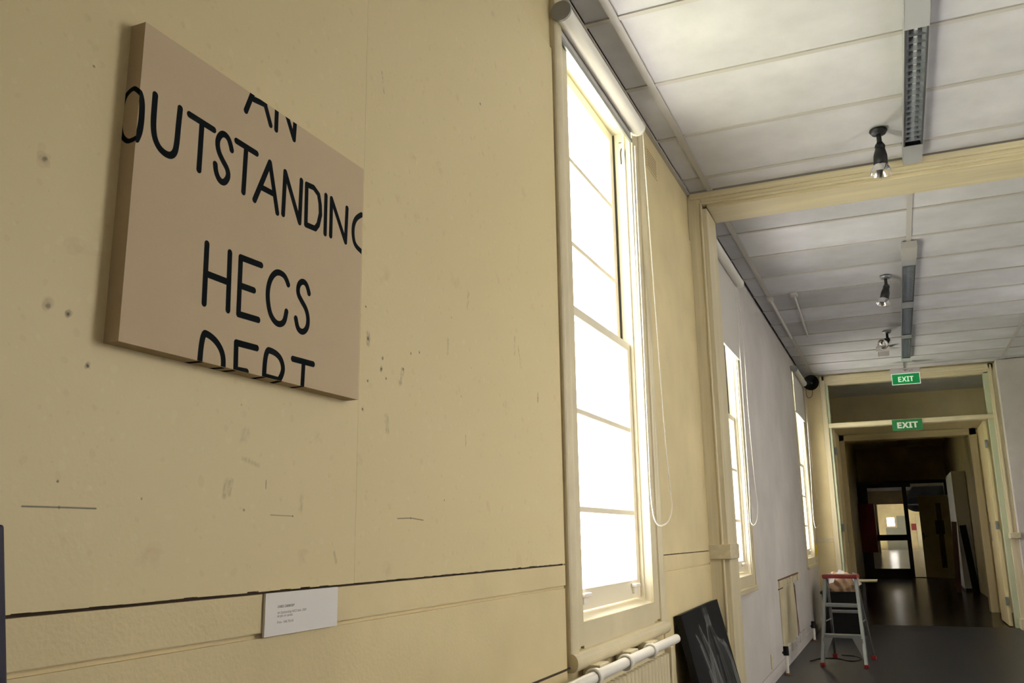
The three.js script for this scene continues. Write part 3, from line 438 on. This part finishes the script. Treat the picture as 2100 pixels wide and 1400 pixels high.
// ---------------------------------------------------------------- dark painting leaning on the wall
{
  const W = 0.90, Hh = 0.775, T = 0.034, tex = canvasTexture(1024, 882, (c, w, h) => {
    c.fillStyle = 'rgb(16,17,18)'; c.fillRect(0, 0, w, h);
    for (let k = 0; k < 500; k++) { c.strokeStyle = `rgba(${rnd() < 0.5 ? '12,14,15' : '58,60,62'},0.10)`; c.lineWidth = 2 + 8 * rnd(); const x = rnd() * w, y = rnd() * h; c.beginPath(); c.moveTo(x, y); c.lineTo(x + 14 * (rnd() - 0.5), y + 60 + 90 * rnd()); c.stroke(); }
    c.scale(1, 0.42);   // a pale brushed figure that widens downwards
    const mass = (pts, n, a) => { for (let k = 0; k < n; k++) { const g = 92 + 60 * rnd() | 0; c.strokeStyle = `rgba(${g},${g + 2},${g + 1},${a * (0.4 + 0.6 * rnd())})`; c.lineWidth = 5 + 12 * rnd(); c.lineCap = 'butt'; const o = rnd() - 0.5, j = Math.floor(rnd() * (pts.length - 1)); c.beginPath(); pts.slice(j).forEach(([x, y, s], i) => { const X = (x + o * s + 0.012 * (rnd() - 0.5)) * w, Y = (y + 0.05 * (rnd() - 0.5)) * h; i ? c.lineTo(X, Y) : c.moveTo(X, Y); }); c.stroke(); } };
    mass([[0.56, 0.03, 0.13], [0.57, 0.16, 0.13], [0.58, 0.32, 0.14]], 46, 0.34); mass([[0.57, 0.28, 0.12], [0.58, 0.5, 0.26], [0.6, 0.78, 0.42], [0.6, 1.2, 0.6], [0.6, 2.3, 0.7]], 90, 0.3);
    mass([[0.33, 0.25, 0.02], [0.36, 0.4, 0.06], [0.42, 0.7, 0.12], [0.45, 1.2, 0.2]], 30, 0.36); mass([[0.2, 0.34, 0.03], [0.25, 0.5, 0.07], [0.32, 0.9, 0.1], [0.36, 1.4, 0.14]], 28, 0.36);
    mass([[0.70, 0.55, 0.05], [0.80, 0.64, 0.08], [0.86, 0.72, 0.1], [0.93, 1.0, 0.08], [0.95, 1.5, 0.08]], 38, 0.38); mass([[0.84, 0.62, 0.05], [0.88, 0.74, 0.05]], 10, 0.3);
    for (let k = 0; k < 60; k++) { c.strokeStyle = 'rgba(20,22,23,0.35)'; c.lineWidth = 2 + 5 * rnd(); const x = (0.3 + 0.55 * rnd()) * w, y = (0.35 + 1.2 * rnd()) * h; c.beginPath(); c.moveTo(x, y); c.lineTo(x + 30 * rnd(), y + 60 + 120 * rnd()); c.stroke(); }
  });
  const o = group('dark_painting'); tag(o, 'black canvas with pale grey brushed figure leaning against the wall', 'painting');
  // bottom edge stands on the floor out from the wall, top edge rests on the wall
  const tl = new THREE.Vector3(-1.004, 0.745, -4.235), tr = new THREE.Vector3(-1.004, 0.757, -5.135), bl = new THREE.Vector3(-0.835, 0.004, -4.235);
  const ax = tr.clone().sub(tl).normalize(), up = tl.clone().sub(bl).normalize(), nn = ax.clone().cross(up).normalize(), u2 = nn.clone().cross(ax);
  const mtx = new THREE.Matrix4().makeBasis(ax, u2, nn); o.quaternion.setFromRotationMatrix(mtx); o.position.copy(bl);
  const g = new THREE.PlaneGeometry(W, Hh).translate(W / 2, Hh / 2, T);
  mesh('painted_front', [g], new THREE.MeshPhysicalMaterial({ map: tex, roughness: 0.9, specularIntensity: 0.4 }), o);
  mesh('canvas_edge', [rbx(0, W, 0, Hh, 0, T - 0.0008, 0.003)], M.black, o);
}
// ---------------------------------------------------------------- ceiling luminaires with louvres
function luminaire(z0, z1, units, blank, label) {
  const l = group('ceiling_luminaire', 0.27, CE, z0), w = 0.049, h = 0.055; tag(l, label, 'light', 'grey louvred ceiling lights');
  const segs = []; let a = 0; const end = z0 - z1;
  const U = units.map(([p, q]) => [z0 - p, z0 - q]);
  for (const [p, q] of [...U, [end, end]]) { if (p > a) segs.push(bx(-w, w, -h, -h + 0.002, -a, -p)); a = q; }
  mesh('housing', [bx(-w, -w + 0.002, -h, -0.004, 0, -end), bx(w - 0.002, w, -h, -0.004, 0, -end), bx(-w, w, -h, -0.004, -0.001, -0.003), bx(-w, w, -h, -0.004, -end + 0.002, -end), bx(-w, w, -0.008, -0.004, 0, -end), ...segs], M.greyEnamel, l);
  if (blank) mesh('feed_box', [rbx(-w - 0.004, w + 0.004, -h - 0.004, -0.004, 0.004, -0.3, 0.004)], paint(0.40, 0.39, 0.37, { rough: 0.5 }), l);
  for (const [p, q] of U) {
    const u = mesh('louvre_frame', [bx(-w + 0.002, -w + 0.01, -h, -h + 0.003, -p, -q), bx(w - 0.01, w - 0.002, -h, -h + 0.003, -p, -q), bx(-w + 0.003, w - 0.003, -0.014, -0.009, -p, -q)], M.dark, l);
    const refl = (s) => { const pts = []; for (let k = 0; k <= 6; k++) { const t = k / 6; pts.push([s * (w - 0.008 - 0.016 * t * t), -h + 0.002 + 0.036 * t]); } for (let k = 6; k >= 0; k--) { const t = k / 6; pts.push([s * (w - 0.007 - 0.016 * t * t), -h + 0.002 + 0.036 * t]); } return sweep(pts, 'z', -q, -p); };
    mesh('reflector', [refl(1)], M.louvre, u); mesh('reflector', [refl(-1)], M.louvre, u);
    mesh('tube_lamp', [new THREE.CylinderGeometry(0.008, 0.008, q - p - 0.06, 12).rotateX(Math.PI / 2).translate(0, -0.022, -(p + q) / 2)], M.plastic, u);
    const n = Math.round((q - p) / 0.06);
    for (let k = 1; k < n; k++) { const z = -p - (q - p) * k / n; mesh('louvre_blade', [sweep([[-w + 0.011, -h + 0.001], [w - 0.011, -h + 0.001], [w - 0.013, -h + 0.006], [0.018, -h + 0.016], [0.018, -h + 0.026], [-0.018, -h + 0.026], [-0.018, -h + 0.016], [-w + 0.013, -h + 0.006]], 'z', z - 0.001, z + 0.001)], M.louvre, u); }
  }
  return l;
}
luminaire(-1.9, -5.14, [[-2.05, -3.2], [-3.66, -4.885]], false, 'grey louvred ceiling light in front of the cream beam');
luminaire(-6.77, -11.53, [[-7.25, -8.46], [-8.69, -9.93], [-10.11, -11.3]], true, 'long grey ceiling light with three louvres beyond the beam');
// ---------------------------------------------------------------- spotlights
function spotlight(base, dir, metalRose, label) {
  const s = group('spotlight', base[0], CE - 0.004, base[2]); tag(s, label, 'spotlight', 'ceiling spotlights along the luminaires');
  const lathe = (p, n = 28) => new THREE.LatheGeometry(p.map(([r, y]) => new THREE.Vector2(r, y)), n);
  mesh('ceiling_rose', [lathe([[0, 0], [0.044, 0], [0.045, -0.008], [0.034, -0.024], [0, -0.026]])], metalRose ? M.alu : M.black, s);
  mesh('stem', [rod([0, -0.02, 0], [0, -0.075, 0], 0.012, 0.013)], M.black, s);
  const k = [0, -0.095, 0]; mesh('knuckle', [new THREE.SphereGeometry(0.026, 20, 14).translate(...k), new THREE.CylinderGeometry(0.026, 0.026, 0.03, 20).rotateZ(Math.PI / 2).translate(...k)], M.black, s);
  const d = new THREE.Vector3(...dir).normalize(), q = new THREE.Quaternion().setFromUnitVectors(new THREE.Vector3(0, -1, 0), d), head = (name, g, m) => { const o = mesh(name, [g], m, s); o.position.set(...k); o.quaternion.copy(q); return o; };
  head('lamp_holder', lathe([[0, -0.005], [0.024, -0.01], [0.034, -0.05], [0.035, -0.098], [0, -0.1]]), M.black);
  head('reflector_bulb', lathe([[0.03, -0.098], [0.04, -0.112], [0.05, -0.132], [0.0555, -0.15], [0.054, -0.15], [0.048, -0.132], [0.03, -0.112], [0.012, -0.108], [0, -0.108]]), M.chrome);
  head('bulb_face', lathe([[0.055, -0.15], [0.046, -0.161], [0.028, -0.168], [0, -0.171]]), M.clear);
  return s;
}
spotlight([0.104, 0, -4.72], [-0.06, -1, 0.02], false, 'black spotlight hanging straight down in front of the cream beam');
spotlight([0.097, 0, -7.66], [-0.26, -1, 0.1], true, 'tilted spotlight beside the first louvre beyond the beam');
spotlight([0.08, 0, -9.87], [-0.42, -0.55, 1], true, 'spotlight turned to face along the corridor towards the camera');
{ const s = group('ceiling_sensor', 0.03, CE - 0.004, -10.75); tag(s, 'small white boxy sensor on the ceiling behind the spotlight', 'sensor'); mesh('housing', [rbx(-0.075, 0.075, -0.055, 0, -0.06, 0.06, 0.008)], M.plastic, s); mesh('lens', [rbx(-0.06, 0.06, -0.11, -0.05, -0.03, 0.03, 0.012)], M.fabric, s); }
// ---------------------------------------------------------------- exit signs
function exitTexture(font, size, border, bg, fg) { return canvasTexture(512, 236, (c, w, h) => { c.fillStyle = bg; c.fillRect(0, 0, w, h); c.fillStyle = fg; c.font = font; c.textAlign = 'center'; c.textBaseline = 'middle'; c.fillText('EXIT', w / 2 + (border ? -6 : -2), h / 2 + 6, size); if (border) { c.strokeStyle = border; c.lineWidth = 14; c.strokeRect(5, 5, w - 10, h - 10); } }); }
{
  const s = group('exit_sign', 0.255, CE, -11.84); tag(s, 'lit green EXIT sign hanging from the ceiling on a short rod', 'sign');
  s.rotation.z = 0.0;
  const t = exitTexture('bold 150px sans-serif', 290, 'rgb(225,235,225)', 'rgb(0,120,60)', 'rgb(245,250,235)');
  mesh('hanger_rod', [rod([0, -0.005, 0], [0, -0.09, 0], 0.012)], M.greyEnamel, s);
  mesh('housing', [rbx(-0.172, 0.168, -0.148, -0.085, -0.03, 0.03, 0.005)], paint(0.60, 0.53, 0.57, { rough: 0.5 }), s);
  const face = mesh('lit_panel', [new THREE.PlaneGeometry(0.326, 0.14).translate(0.0, -0.217, 0.0125)], new THREE.MeshStandardMaterial({ map: t, emissive: 0xffffff, emissiveMap: t, emissiveIntensity: 0.42, roughness: 0.3 }), s);
  mesh('panel_body', [rbx(-0.163, 0.163, -0.287, -0.147, -0.012, 0.0115, 0.003)], M.plastic, s);
  const p = [[[-0.02, -0.105], [0.03, -0.11]], [[0, -0.11], [0, -0.13]], [[0.05, -0.12], [0.058, -0.128]], [[0.075, -0.11], [0.085, -0.12]]].map(([a, b]) => rod([a[0], a[1], 0.031], [b[0], b[1], 0.031], 0.003));
  mesh('scuff_marks', p, M.red, s);
  const g = new THREE.PointLight(new THREE.Color().setRGB(0.15, 1, 0.4), 0.008); g.position.set(0, -0.217, 0.08); g.castShadow = true; g.shadow.radius = 4; s.add(g); g.name = 'sign_glow';
}
{
  const s = group('exit_sign', 0.222, 2.482, PZ + 0.022); tag(s, 'flat unlit green EXIT board fixed on the transom rail', 'sign');
  const t = exitTexture('900 178px sans-serif', 370, null, 'rgb(6,92,44)', 'rgb(225,225,218)');
  mesh('board', [rbx(-0.178, 0.178, -0.07, 0.07, 0, 0.008, 0.002)], paint(0.004, 0.12, 0.035, { rough: 0.5 }), s);
  mesh('printed_face', [new THREE.PlaneGeometry(0.354, 0.138).translate(0, 0, 0.0088)], new THREE.MeshStandardMaterial({ map: t, roughness: 0.5 }), s);
}
// ---------------------------------------------------------------- horn speaker
{
  const c = onZ(1664, 785, -12.18), s = group('horn_speaker', c.x, c.y, c.z, -0.12); tag(s, 'black horn loudspeaker in the corner beside the doorway', 'speaker');
  const horn = new THREE.LatheGeometry([[0.028, -0.11], [0.034, -0.06], [0.06, -0.01], [0.1, 0.025], [0.103, 0.03], [0.098, 0.028], [0.056, -0.006], [0.02, -0.03], [0, -0.035]].map(([r, y]) => new THREE.Vector2(r, y)), 36).rotateX(Math.PI / 2);
  mesh('horn', [horn], M.black, s); mesh('driver', [new THREE.CylinderGeometry(0.045, 0.045, 0.09, 24).rotateX(Math.PI / 2).translate(0, 0, -0.15)], M.black, s);
  mesh('phase_plug', [new THREE.SphereGeometry(0.013, 14, 10).translate(0, 0, -0.02)], M.alu, s); mesh('bracket', [rbx(-0.125, -0.03, -0.03, 0.03, -0.14, -0.11, 0.004)], M.black, s);
  mesh('cable', [tube([[-0.09, -0.03, -0.1], [-0.097, -0.1, -0.09], [-0.085, -0.17, -0.07], [-0.055, -0.19, -0.06], [-0.02, -0.16, -0.07], [-0.01, -0.09, -0.08], [0, -0.04, -0.12]], 0.0035, 6, 50)], M.black, s);
}
// ---------------------------------------------------------------- conduits on the second room's ceiling
tag(mesh('conduit', [rod([-0.868, CE - 0.016, -7.95], [-0.872, CE - 0.016, -9.7], 0.0125), rbx(-0.895, -0.84, CE - 0.03, CE - 0.004, -7.9, -7.98, 0.006)], M.fabric), 'white conduit running along the ceiling grid near the windows', 'conduit');
tag(mesh('conduit', [rod([-0.655, CE - 0.014, -7.88], [-0.7, CE - 0.014, -9.7], 0.010), rbx(-0.685, -0.625, CE - 0.03, CE - 0.004, -7.84, -7.92, 0.006)], M.fabric), 'short thin conduit crossing ceiling tiles beside the longer one', 'conduit');
// ---------------------------------------------------------------- old radiator patch, pipes and outlets on the white wall
{
  const p = group('radiator_patch', WL + 0.001, 0, -8.2); tag(p, 'unpainted cream patch of wall with broken brackets from a removed radiator', 'wall patch');
  mesh('bare_panel', [bx(0, 0.004, 0.12, 0.68, 0.0, -1.15)], M.trim, p);
  const jag = (y, z0, z1, h, n, sd) => { let s = sd; const r = () => { s = (s * 1103515245 + 12345) & 0x7fffffff; return s / 0x7fffffff; }; const out = []; for (let k = 0; k < n; k++) { const z = z0 + (z1 - z0) * (k + r() * 0.6) / n, d = 0.012 + 0.018 * r(), hh = h * (0.5 + 0.5 * r()); out.push(rbx(0, d, y - hh / 2, y + hh / 2, z, z + (z1 - z0) / n * (0.7 + 0.4 * r()), 0.004)); } return out; };
  mesh('broken_ledge', jag(0.70, 0.05, -1.6, 0.06, 12, 3), M.trim, p); mesh('broken_ledge', jag(0.13, -0.15, -1.75, 0.09, 11, 8), M.white, p);
  mesh('ledge_stain', [bx(0, 0.006, 0.728, 0.742, 0.03, -1.6), bx(0, 0.006, 0.655, 0.665, 0.05, -0.25)], M.rust, p);
  mesh('crack', [tube([[0.007, 0.66, -1.1], [0.007, 0.5, -1.16], [0.007, 0.3, -1.25], [0.007, 0.16, -1.3]], 0.003, 5, 20), tube([[0.007, 0.64, -1.18], [0.007, 0.4, -1.2], [0.007, 0.13, -1.19]], 0.0035, 5, 20)], M.rust, p);
}
function stub(x, z, h, label) { const s = group('pipe_stub', x, 0, z); tag(s, label, 'pipe', 'capped pipe stubs along the white wall'); mesh('pipe', [rod([0, 0, 0], [0, h, 0], 0.014)], M.plastic, s); mesh('cap', [rod([0, h, 0], [0, h + 0.07, 0], 0.024, 0.022), rod([0, h + 0.02, 0], [-0.03, h + 0.02, 0], 0.01)], M.black, s); mesh('floor_flange', [rod([0, 0, 0], [0, 0.012, 0], 0.028)], M.rust, s); }
stub(-0.965, -7.92, 0.15, 'white pipe stub with black cap near the bare wall patch'); stub(-0.965, -10.45, 0.13, 'white pipe stub with black cap behind the step ladder');
{ const s = group('wall_outlet', WL, 0.16, -7.42); tag(s, 'slim beige socket plate low on the white wall', 'socket'); mesh('plate', [rbx(0, 0.008, -0.055, 0.055, -0.035, 0.035, 0.003)], M.trim, s); mesh('switch', [rbx(0.008, 0.012, -0.01, 0.01, -0.012, 0.012, 0.001)], M.plastic, s); }
struct('baseboard_left', [rbx(WL, WL + 0.014, 0, 0.09, -5.52, -12.4, 0.004)], M.white, 'white baseboard along the second room wall');
tag(mesh('yellow_tag', [rbx(WL + 0.012, WL + 0.03, 0.86, 1.0, -12.03, -12.1, 0.004)], paint(0.62, 0.5, 0.02, { rough: 0.6 })), 'small yellow tag beside the far window sill', 'tag');
// ---------------------------------------------------------------- step ladder
{
  const L = group('step_ladder', -0.56, 0, -8.5, -0.1); tag(L, 'small aluminium step ladder with a red top', 'ladder');
  const fz = z => z;
  const FL = [[-0.175, 0.02, 0.0], [-0.132, 0.735, -0.22]], FR = [[0.185, 0.02, 0.0], [0.132, 0.735, -0.22]], RL = [[-0.165, 0.02, -0.58], [-0.125, 0.72, -0.27]], RR = [[0.17, 0.02, -0.58], [0.125, 0.72, -0.27]];
  const at = (r, y) => { const f = (y - r[0][1]) / (r[1][1] - r[0][1]); return r[0].map((v, i) => v + (r[1][i] - v) * f); };
  for (const r of [FL, FR]) mesh('front_rail', [beam(r[0], r[1], 0.026, 0.05, [0, 0.3, 1])], M.steel, L);
  for (const r of [RL, RR]) mesh('rear_leg', [beam(r[0], r[1], 0.02, 0.028, [0, 0.3, 1])], M.alu, L);
  for (const y of [0.25, 0.505]) { const a = at(FL, y), b = at(FR, y); mesh('step', [rbx(a[0] + 0.01, b[0] - 0.01, y - 0.018, y + 0.012, a[2] + 0.035, a[2] - 0.06, 0.004)], M.steel, L); }
  for (const [r, s] of [[FL, 1], [FR, -1]]) { const a = at(r, 0.235), b = at(r, 0.05); const g = sweep([[a[0], a[1]], [a[0] + 0.085 * s, a[1]], [b[0] + 0.012 * s, b[1]], [b[0], b[1]]], 'z', -0.002, 0.002); g.translate(0, 0, -0.03); mesh('gusset', [g], M.alu, L); }
  mesh('top_cap', [rbx(-0.15, 0.15, 0.732, 0.765, -0.16, -0.33, 0.008)], M.red, L);
  for (const r of [FL, FR]) mesh('foot', [rbx(r[0][0] - 0.018, r[0][0] + 0.018, 0, 0.03, r[0][2] - 0.03, r[0][2] + 0.03, 0.006)], M.red, L);
  for (const r of [RL, RR]) mesh('foot', [rbx(r[0][0] - 0.02, r[0][0] + 0.02, 0, 0.04, r[0][2] - 0.025, r[0][2] + 0.025, 0.006)], M.red, L);
  for (const y of [0.2, 0.43]) { const a = at(RL, y), b = at(RR, y); mesh('rear_brace', [rbx(a[0], b[0], y - 0.014, y + 0.014, a[2] - 0.006, a[2] + 0.006, 0.003)], M.alu, L); }
  for (const [f, r] of [[FL, RL], [FR, RR]]) mesh('spreader', [rod(at(f, 0.36), at(r, 0.36), 0.006)], M.alu, L);
  mesh('corner_brace', [rod([-0.13, 0.73, -0.2], [-0.1, 0.64, -0.19], 0.005), rod([0.1, 0.73, -0.2], [0.134, 0.66, -0.19], 0.005)], M.alu, L);
}
// ---------------------------------------------------------------- black tub with paper and a board behind the ladder
{
  const b = group('storage_tub', -0.70, 0, -11.25); tag(b, 'black plastic storage tub on the floor behind the ladder', 'tub');
  mesh('body', [bx(-0.2, 0.2, 0, 0.012, -0.2, 0.2), bx(-0.2, -0.185, 0, 0.47, -0.2, 0.2), bx(0.185, 0.2, 0, 0.47, -0.2, 0.2), bx(-0.2, 0.2, 0, 0.47, 0.185, 0.2), bx(-0.2, 0.2, 0, 0.47, -0.2, -0.185)], M.black, b);
  mesh('rim', [rbx(-0.215, 0.215, 0.45, 0.48, 0.195, 0.215, 0.004), rbx(-0.215, 0.215, 0.45, 0.48, -0.215, -0.195, 0.004), rbx(-0.215, -0.195, 0.45, 0.48, -0.2, 0.2, 0.004), rbx(0.195, 0.215, 0.45, 0.48, -0.2, 0.2, 0.004)], M.black, b);
}
{
  const g = new THREE.SphereGeometry(1, 40, 26), p = g.attributes.position;
  for (let k = 0; k < p.count; k++) { const x = p.getX(k), y = p.getY(k), z = p.getZ(k), f = 1 + 0.16 * Math.sin(7 * x + 5 * y) * Math.cos(6 * z - 3 * x) + 0.07 * Math.sin(17 * z + 11 * y); p.setXYZ(k, x * f * 0.165, y * f * 0.15, z * f * 0.16); }
  g.computeVertexNormals();
  const o = group('paper_bag', -0.70, 0.53, -11.25); tag(o, 'crumpled brown paper and plastic in the black tub', 'paper bag');
  mesh('crumpled_paper', [g], M.paperBag, o);
  const torn = (pts) => { const q = new THREE.BufferGeometry(); q.setAttribute('position', new THREE.Float32BufferAttribute([...pts[0], ...pts[1], ...pts[2], ...pts[0], ...pts[2], ...pts[3]], 3)); q.setAttribute('uv', new THREE.Float32BufferAttribute([0, 0, 1, 0, 1, 1, 0, 0, 1, 1, 0, 1], 2)); q.computeVertexNormals(); return q; };
  mesh('torn_paper', [torn([[0.12, 0.02, 0.1], [0.2, 0.0, 0.06], [0.215, 0.13, 0.03], [0.15, 0.16, 0.08]]), torn([[0.16, -0.02, 0.12], [0.24, 0.03, 0.1], [0.2, 0.08, 0.09], [0.16, 0.06, 0.11]])], paint(0.72, 0.62, 0.56, { rough: 0.7 }), o);
  mesh('plastic_wrap', [torn([[-0.16, 0.02, 0.13], [-0.06, 0.05, 0.17], [-0.03, 0.14, 0.12], [-0.12, 0.15, 0.1]]), torn([[-0.03, 0.12, 0.13], [0.05, 0.1, 0.15], [0.06, 0.17, 0.08], [0, 0.19, 0.07]])], paint(0.75, 0.72, 0.7, { rough: 0.15 }), o);
}
{
  const s = group('trestle_table', -0.53, 0, -11.85); tag(s, 'low pale tabletop on thin dark legs beside the tub', 'table');
  mesh('top', [rbx(-0.26, 0.22, 0.556, 0.572, -0.2, 0.2, 0.004)], paint(0.26, 0.23, 0.13, { rough: 0.7, mottle: 0.3 }), s); for (const [x, z] of [[-0.22, -0.15], [0.06, -0.15], [-0.22, 0.15], [0.06, 0.15]]) mesh('leg', [rod([x, 0, z], [x, 0.557, z], 0.012)], M.dark, s);
}
tag(mesh('floor_cable', [tube([[-0.86, 0.006, -8.75], [-0.78, 0.006, -8.95], [-0.66, 0.006, -9.0], [-0.52, 0.006, -8.85], [-0.44, 0.006, -8.98], [-0.5, 0.006, -9.2], [-0.62, 0.006, -9.25]], 0.0055, 6, 60)], M.black), 'black cable lying on the floor behind the ladder', 'cable');
// ---------------------------------------------------------------- things in the dark corridor
tag(mesh('hose_cabinet', [rbx(-0.95, -0.56, 0.64, 1.88, -25.1, -25.42, 0.01)], M.red), 'dark red wall cabinet beside the glazed screen', 'cabinet');
{
  const d = group('fire_door', 1.2, 0, -25.0, 0.5); tag(d, 'cream open door leaf with a dark vision strip', 'door');
  d.rotation.y = -0.62;
  mesh('leaf', [rbx(-0.84, 0, 0.01, 2.05, -0.022, 0.022, 0.004)], M.doorCream, d);
  mesh('vision_strip', [rbx(-0.36, -0.22, 0.25, 1.85, 0.016, 0.026, 0.002)], paint(0.18, 0.16, 0.09, { rough: 0.3 }), d); mesh('notice', [rbx(-0.42, -0.18, 1.08, 1.42, 0.024, 0.032, 0.002)], paint(0.1, 0.1, 0.1, { rough: 0.5 }), d);
  mesh('handle', [rod([-0.78, 1.03, 0.02], [-0.78, 1.03, 0.06], 0.01), rod([-0.78, 1.03, 0.06], [-0.66, 1.03, 0.06], 0.01), rbx(-0.80, -0.765, 0.95, 1.12, 0.02, 0.027, 0.002)], M.steel, d);
}
{ const c = group('tall_cupboard', 1.17, 0, -19.6); tag(c, 'tall white cupboard against the right corridor wall', 'cupboard'); mesh('carcass', [rbx(-0.13, 0.12, 0.06, 2.3, -2.2, 0, 0.004)], paint(0.7, 0.69, 0.64, { rough: 0.5 }), c); mesh('plinth', [bx(-0.11, 0.12, 0, 0.06, -2.18, -0.03)], M.dark, c); }
tag(mesh('leaning_board', [beam([0.92, 0.0, -19.3], [0.985, 1.32, -19.52], 0.09, 0.03)], M.wood), 'narrow brown board leaning against the white cupboard', 'board');
tag(mesh('leaning_board', [beam([1.21, 0.0, -19.2], [1.13, 1.25, -19.5], 0.12, 0.03)], M.black), 'narrow black board leaning beside the brown board', 'board');
tag(mesh('smoke_detector', [new THREE.CylinderGeometry(0.06, 0.05, 0.05, 20).translate(0.12, 3.46, -25.0)], M.plastic), 'small round detector on the dark corridor ceiling', 'detector');
tag(mesh('ventilation_duct', [tube([[2.0, 3.1, -44], [1.5, 3.05, -43.6], [1.05, 2.85, -43], [0.78, 2.5, -42.4], [0.76, 2.3, -42.2]], 0.42, 24, 40), new THREE.TorusGeometry(0.42, 0.03, 8, 32).rotateX(Math.PI / 2).translate(0.76, 2.3, -42.2)], paint(0.6, 0.62, 0.64, { rough: 0.3, metal: 0.6 })), 'large pale curved ventilation duct in the distant hall', 'duct');
tag(mesh('waste_bin', [new THREE.CylinderGeometry(0.3, 0.24, 0.85, 20).translate(1.35, 0.425, -52)], M.black), 'black waste bin far down the hall', 'bin');
tag(mesh('grey_locker', [rbx(1.3, 2.0, 0, 1.5, -62, -62.5, 0.01)], M.greyEnamel), 'grey locker in the lit end room', 'locker');
tag(mesh('red_notice', [rbx(0.78, 1.1, 1.3, 1.75, -69.84, -69.88, 0.005)], M.red), 'small red notice on the far cream wall', 'notice');
tag(mesh('exit_sign', [rbx(0.45, 1.3, 2.5, 2.72, -55.9, -55.98, 0.01)], paint(0.01, 0.14, 0.03, {})), 'tiny dark green sign over the far opening', 'sign');
// ---------------------------------------------------------------- dark blue edge beside the canvas wall
{ const b = mesh('blue_panel', [rbx(0, 0.022, 0, 1.16, 0, 0.4, 0.004)], M.navy); b.position.set(WL + 0.013, 0.002, -0.912); b.rotation.x = 0.143; tag(b, 'dark blue panel edge leaning against the cream wall', 'panel'); }

renderer.render(scene, camera);
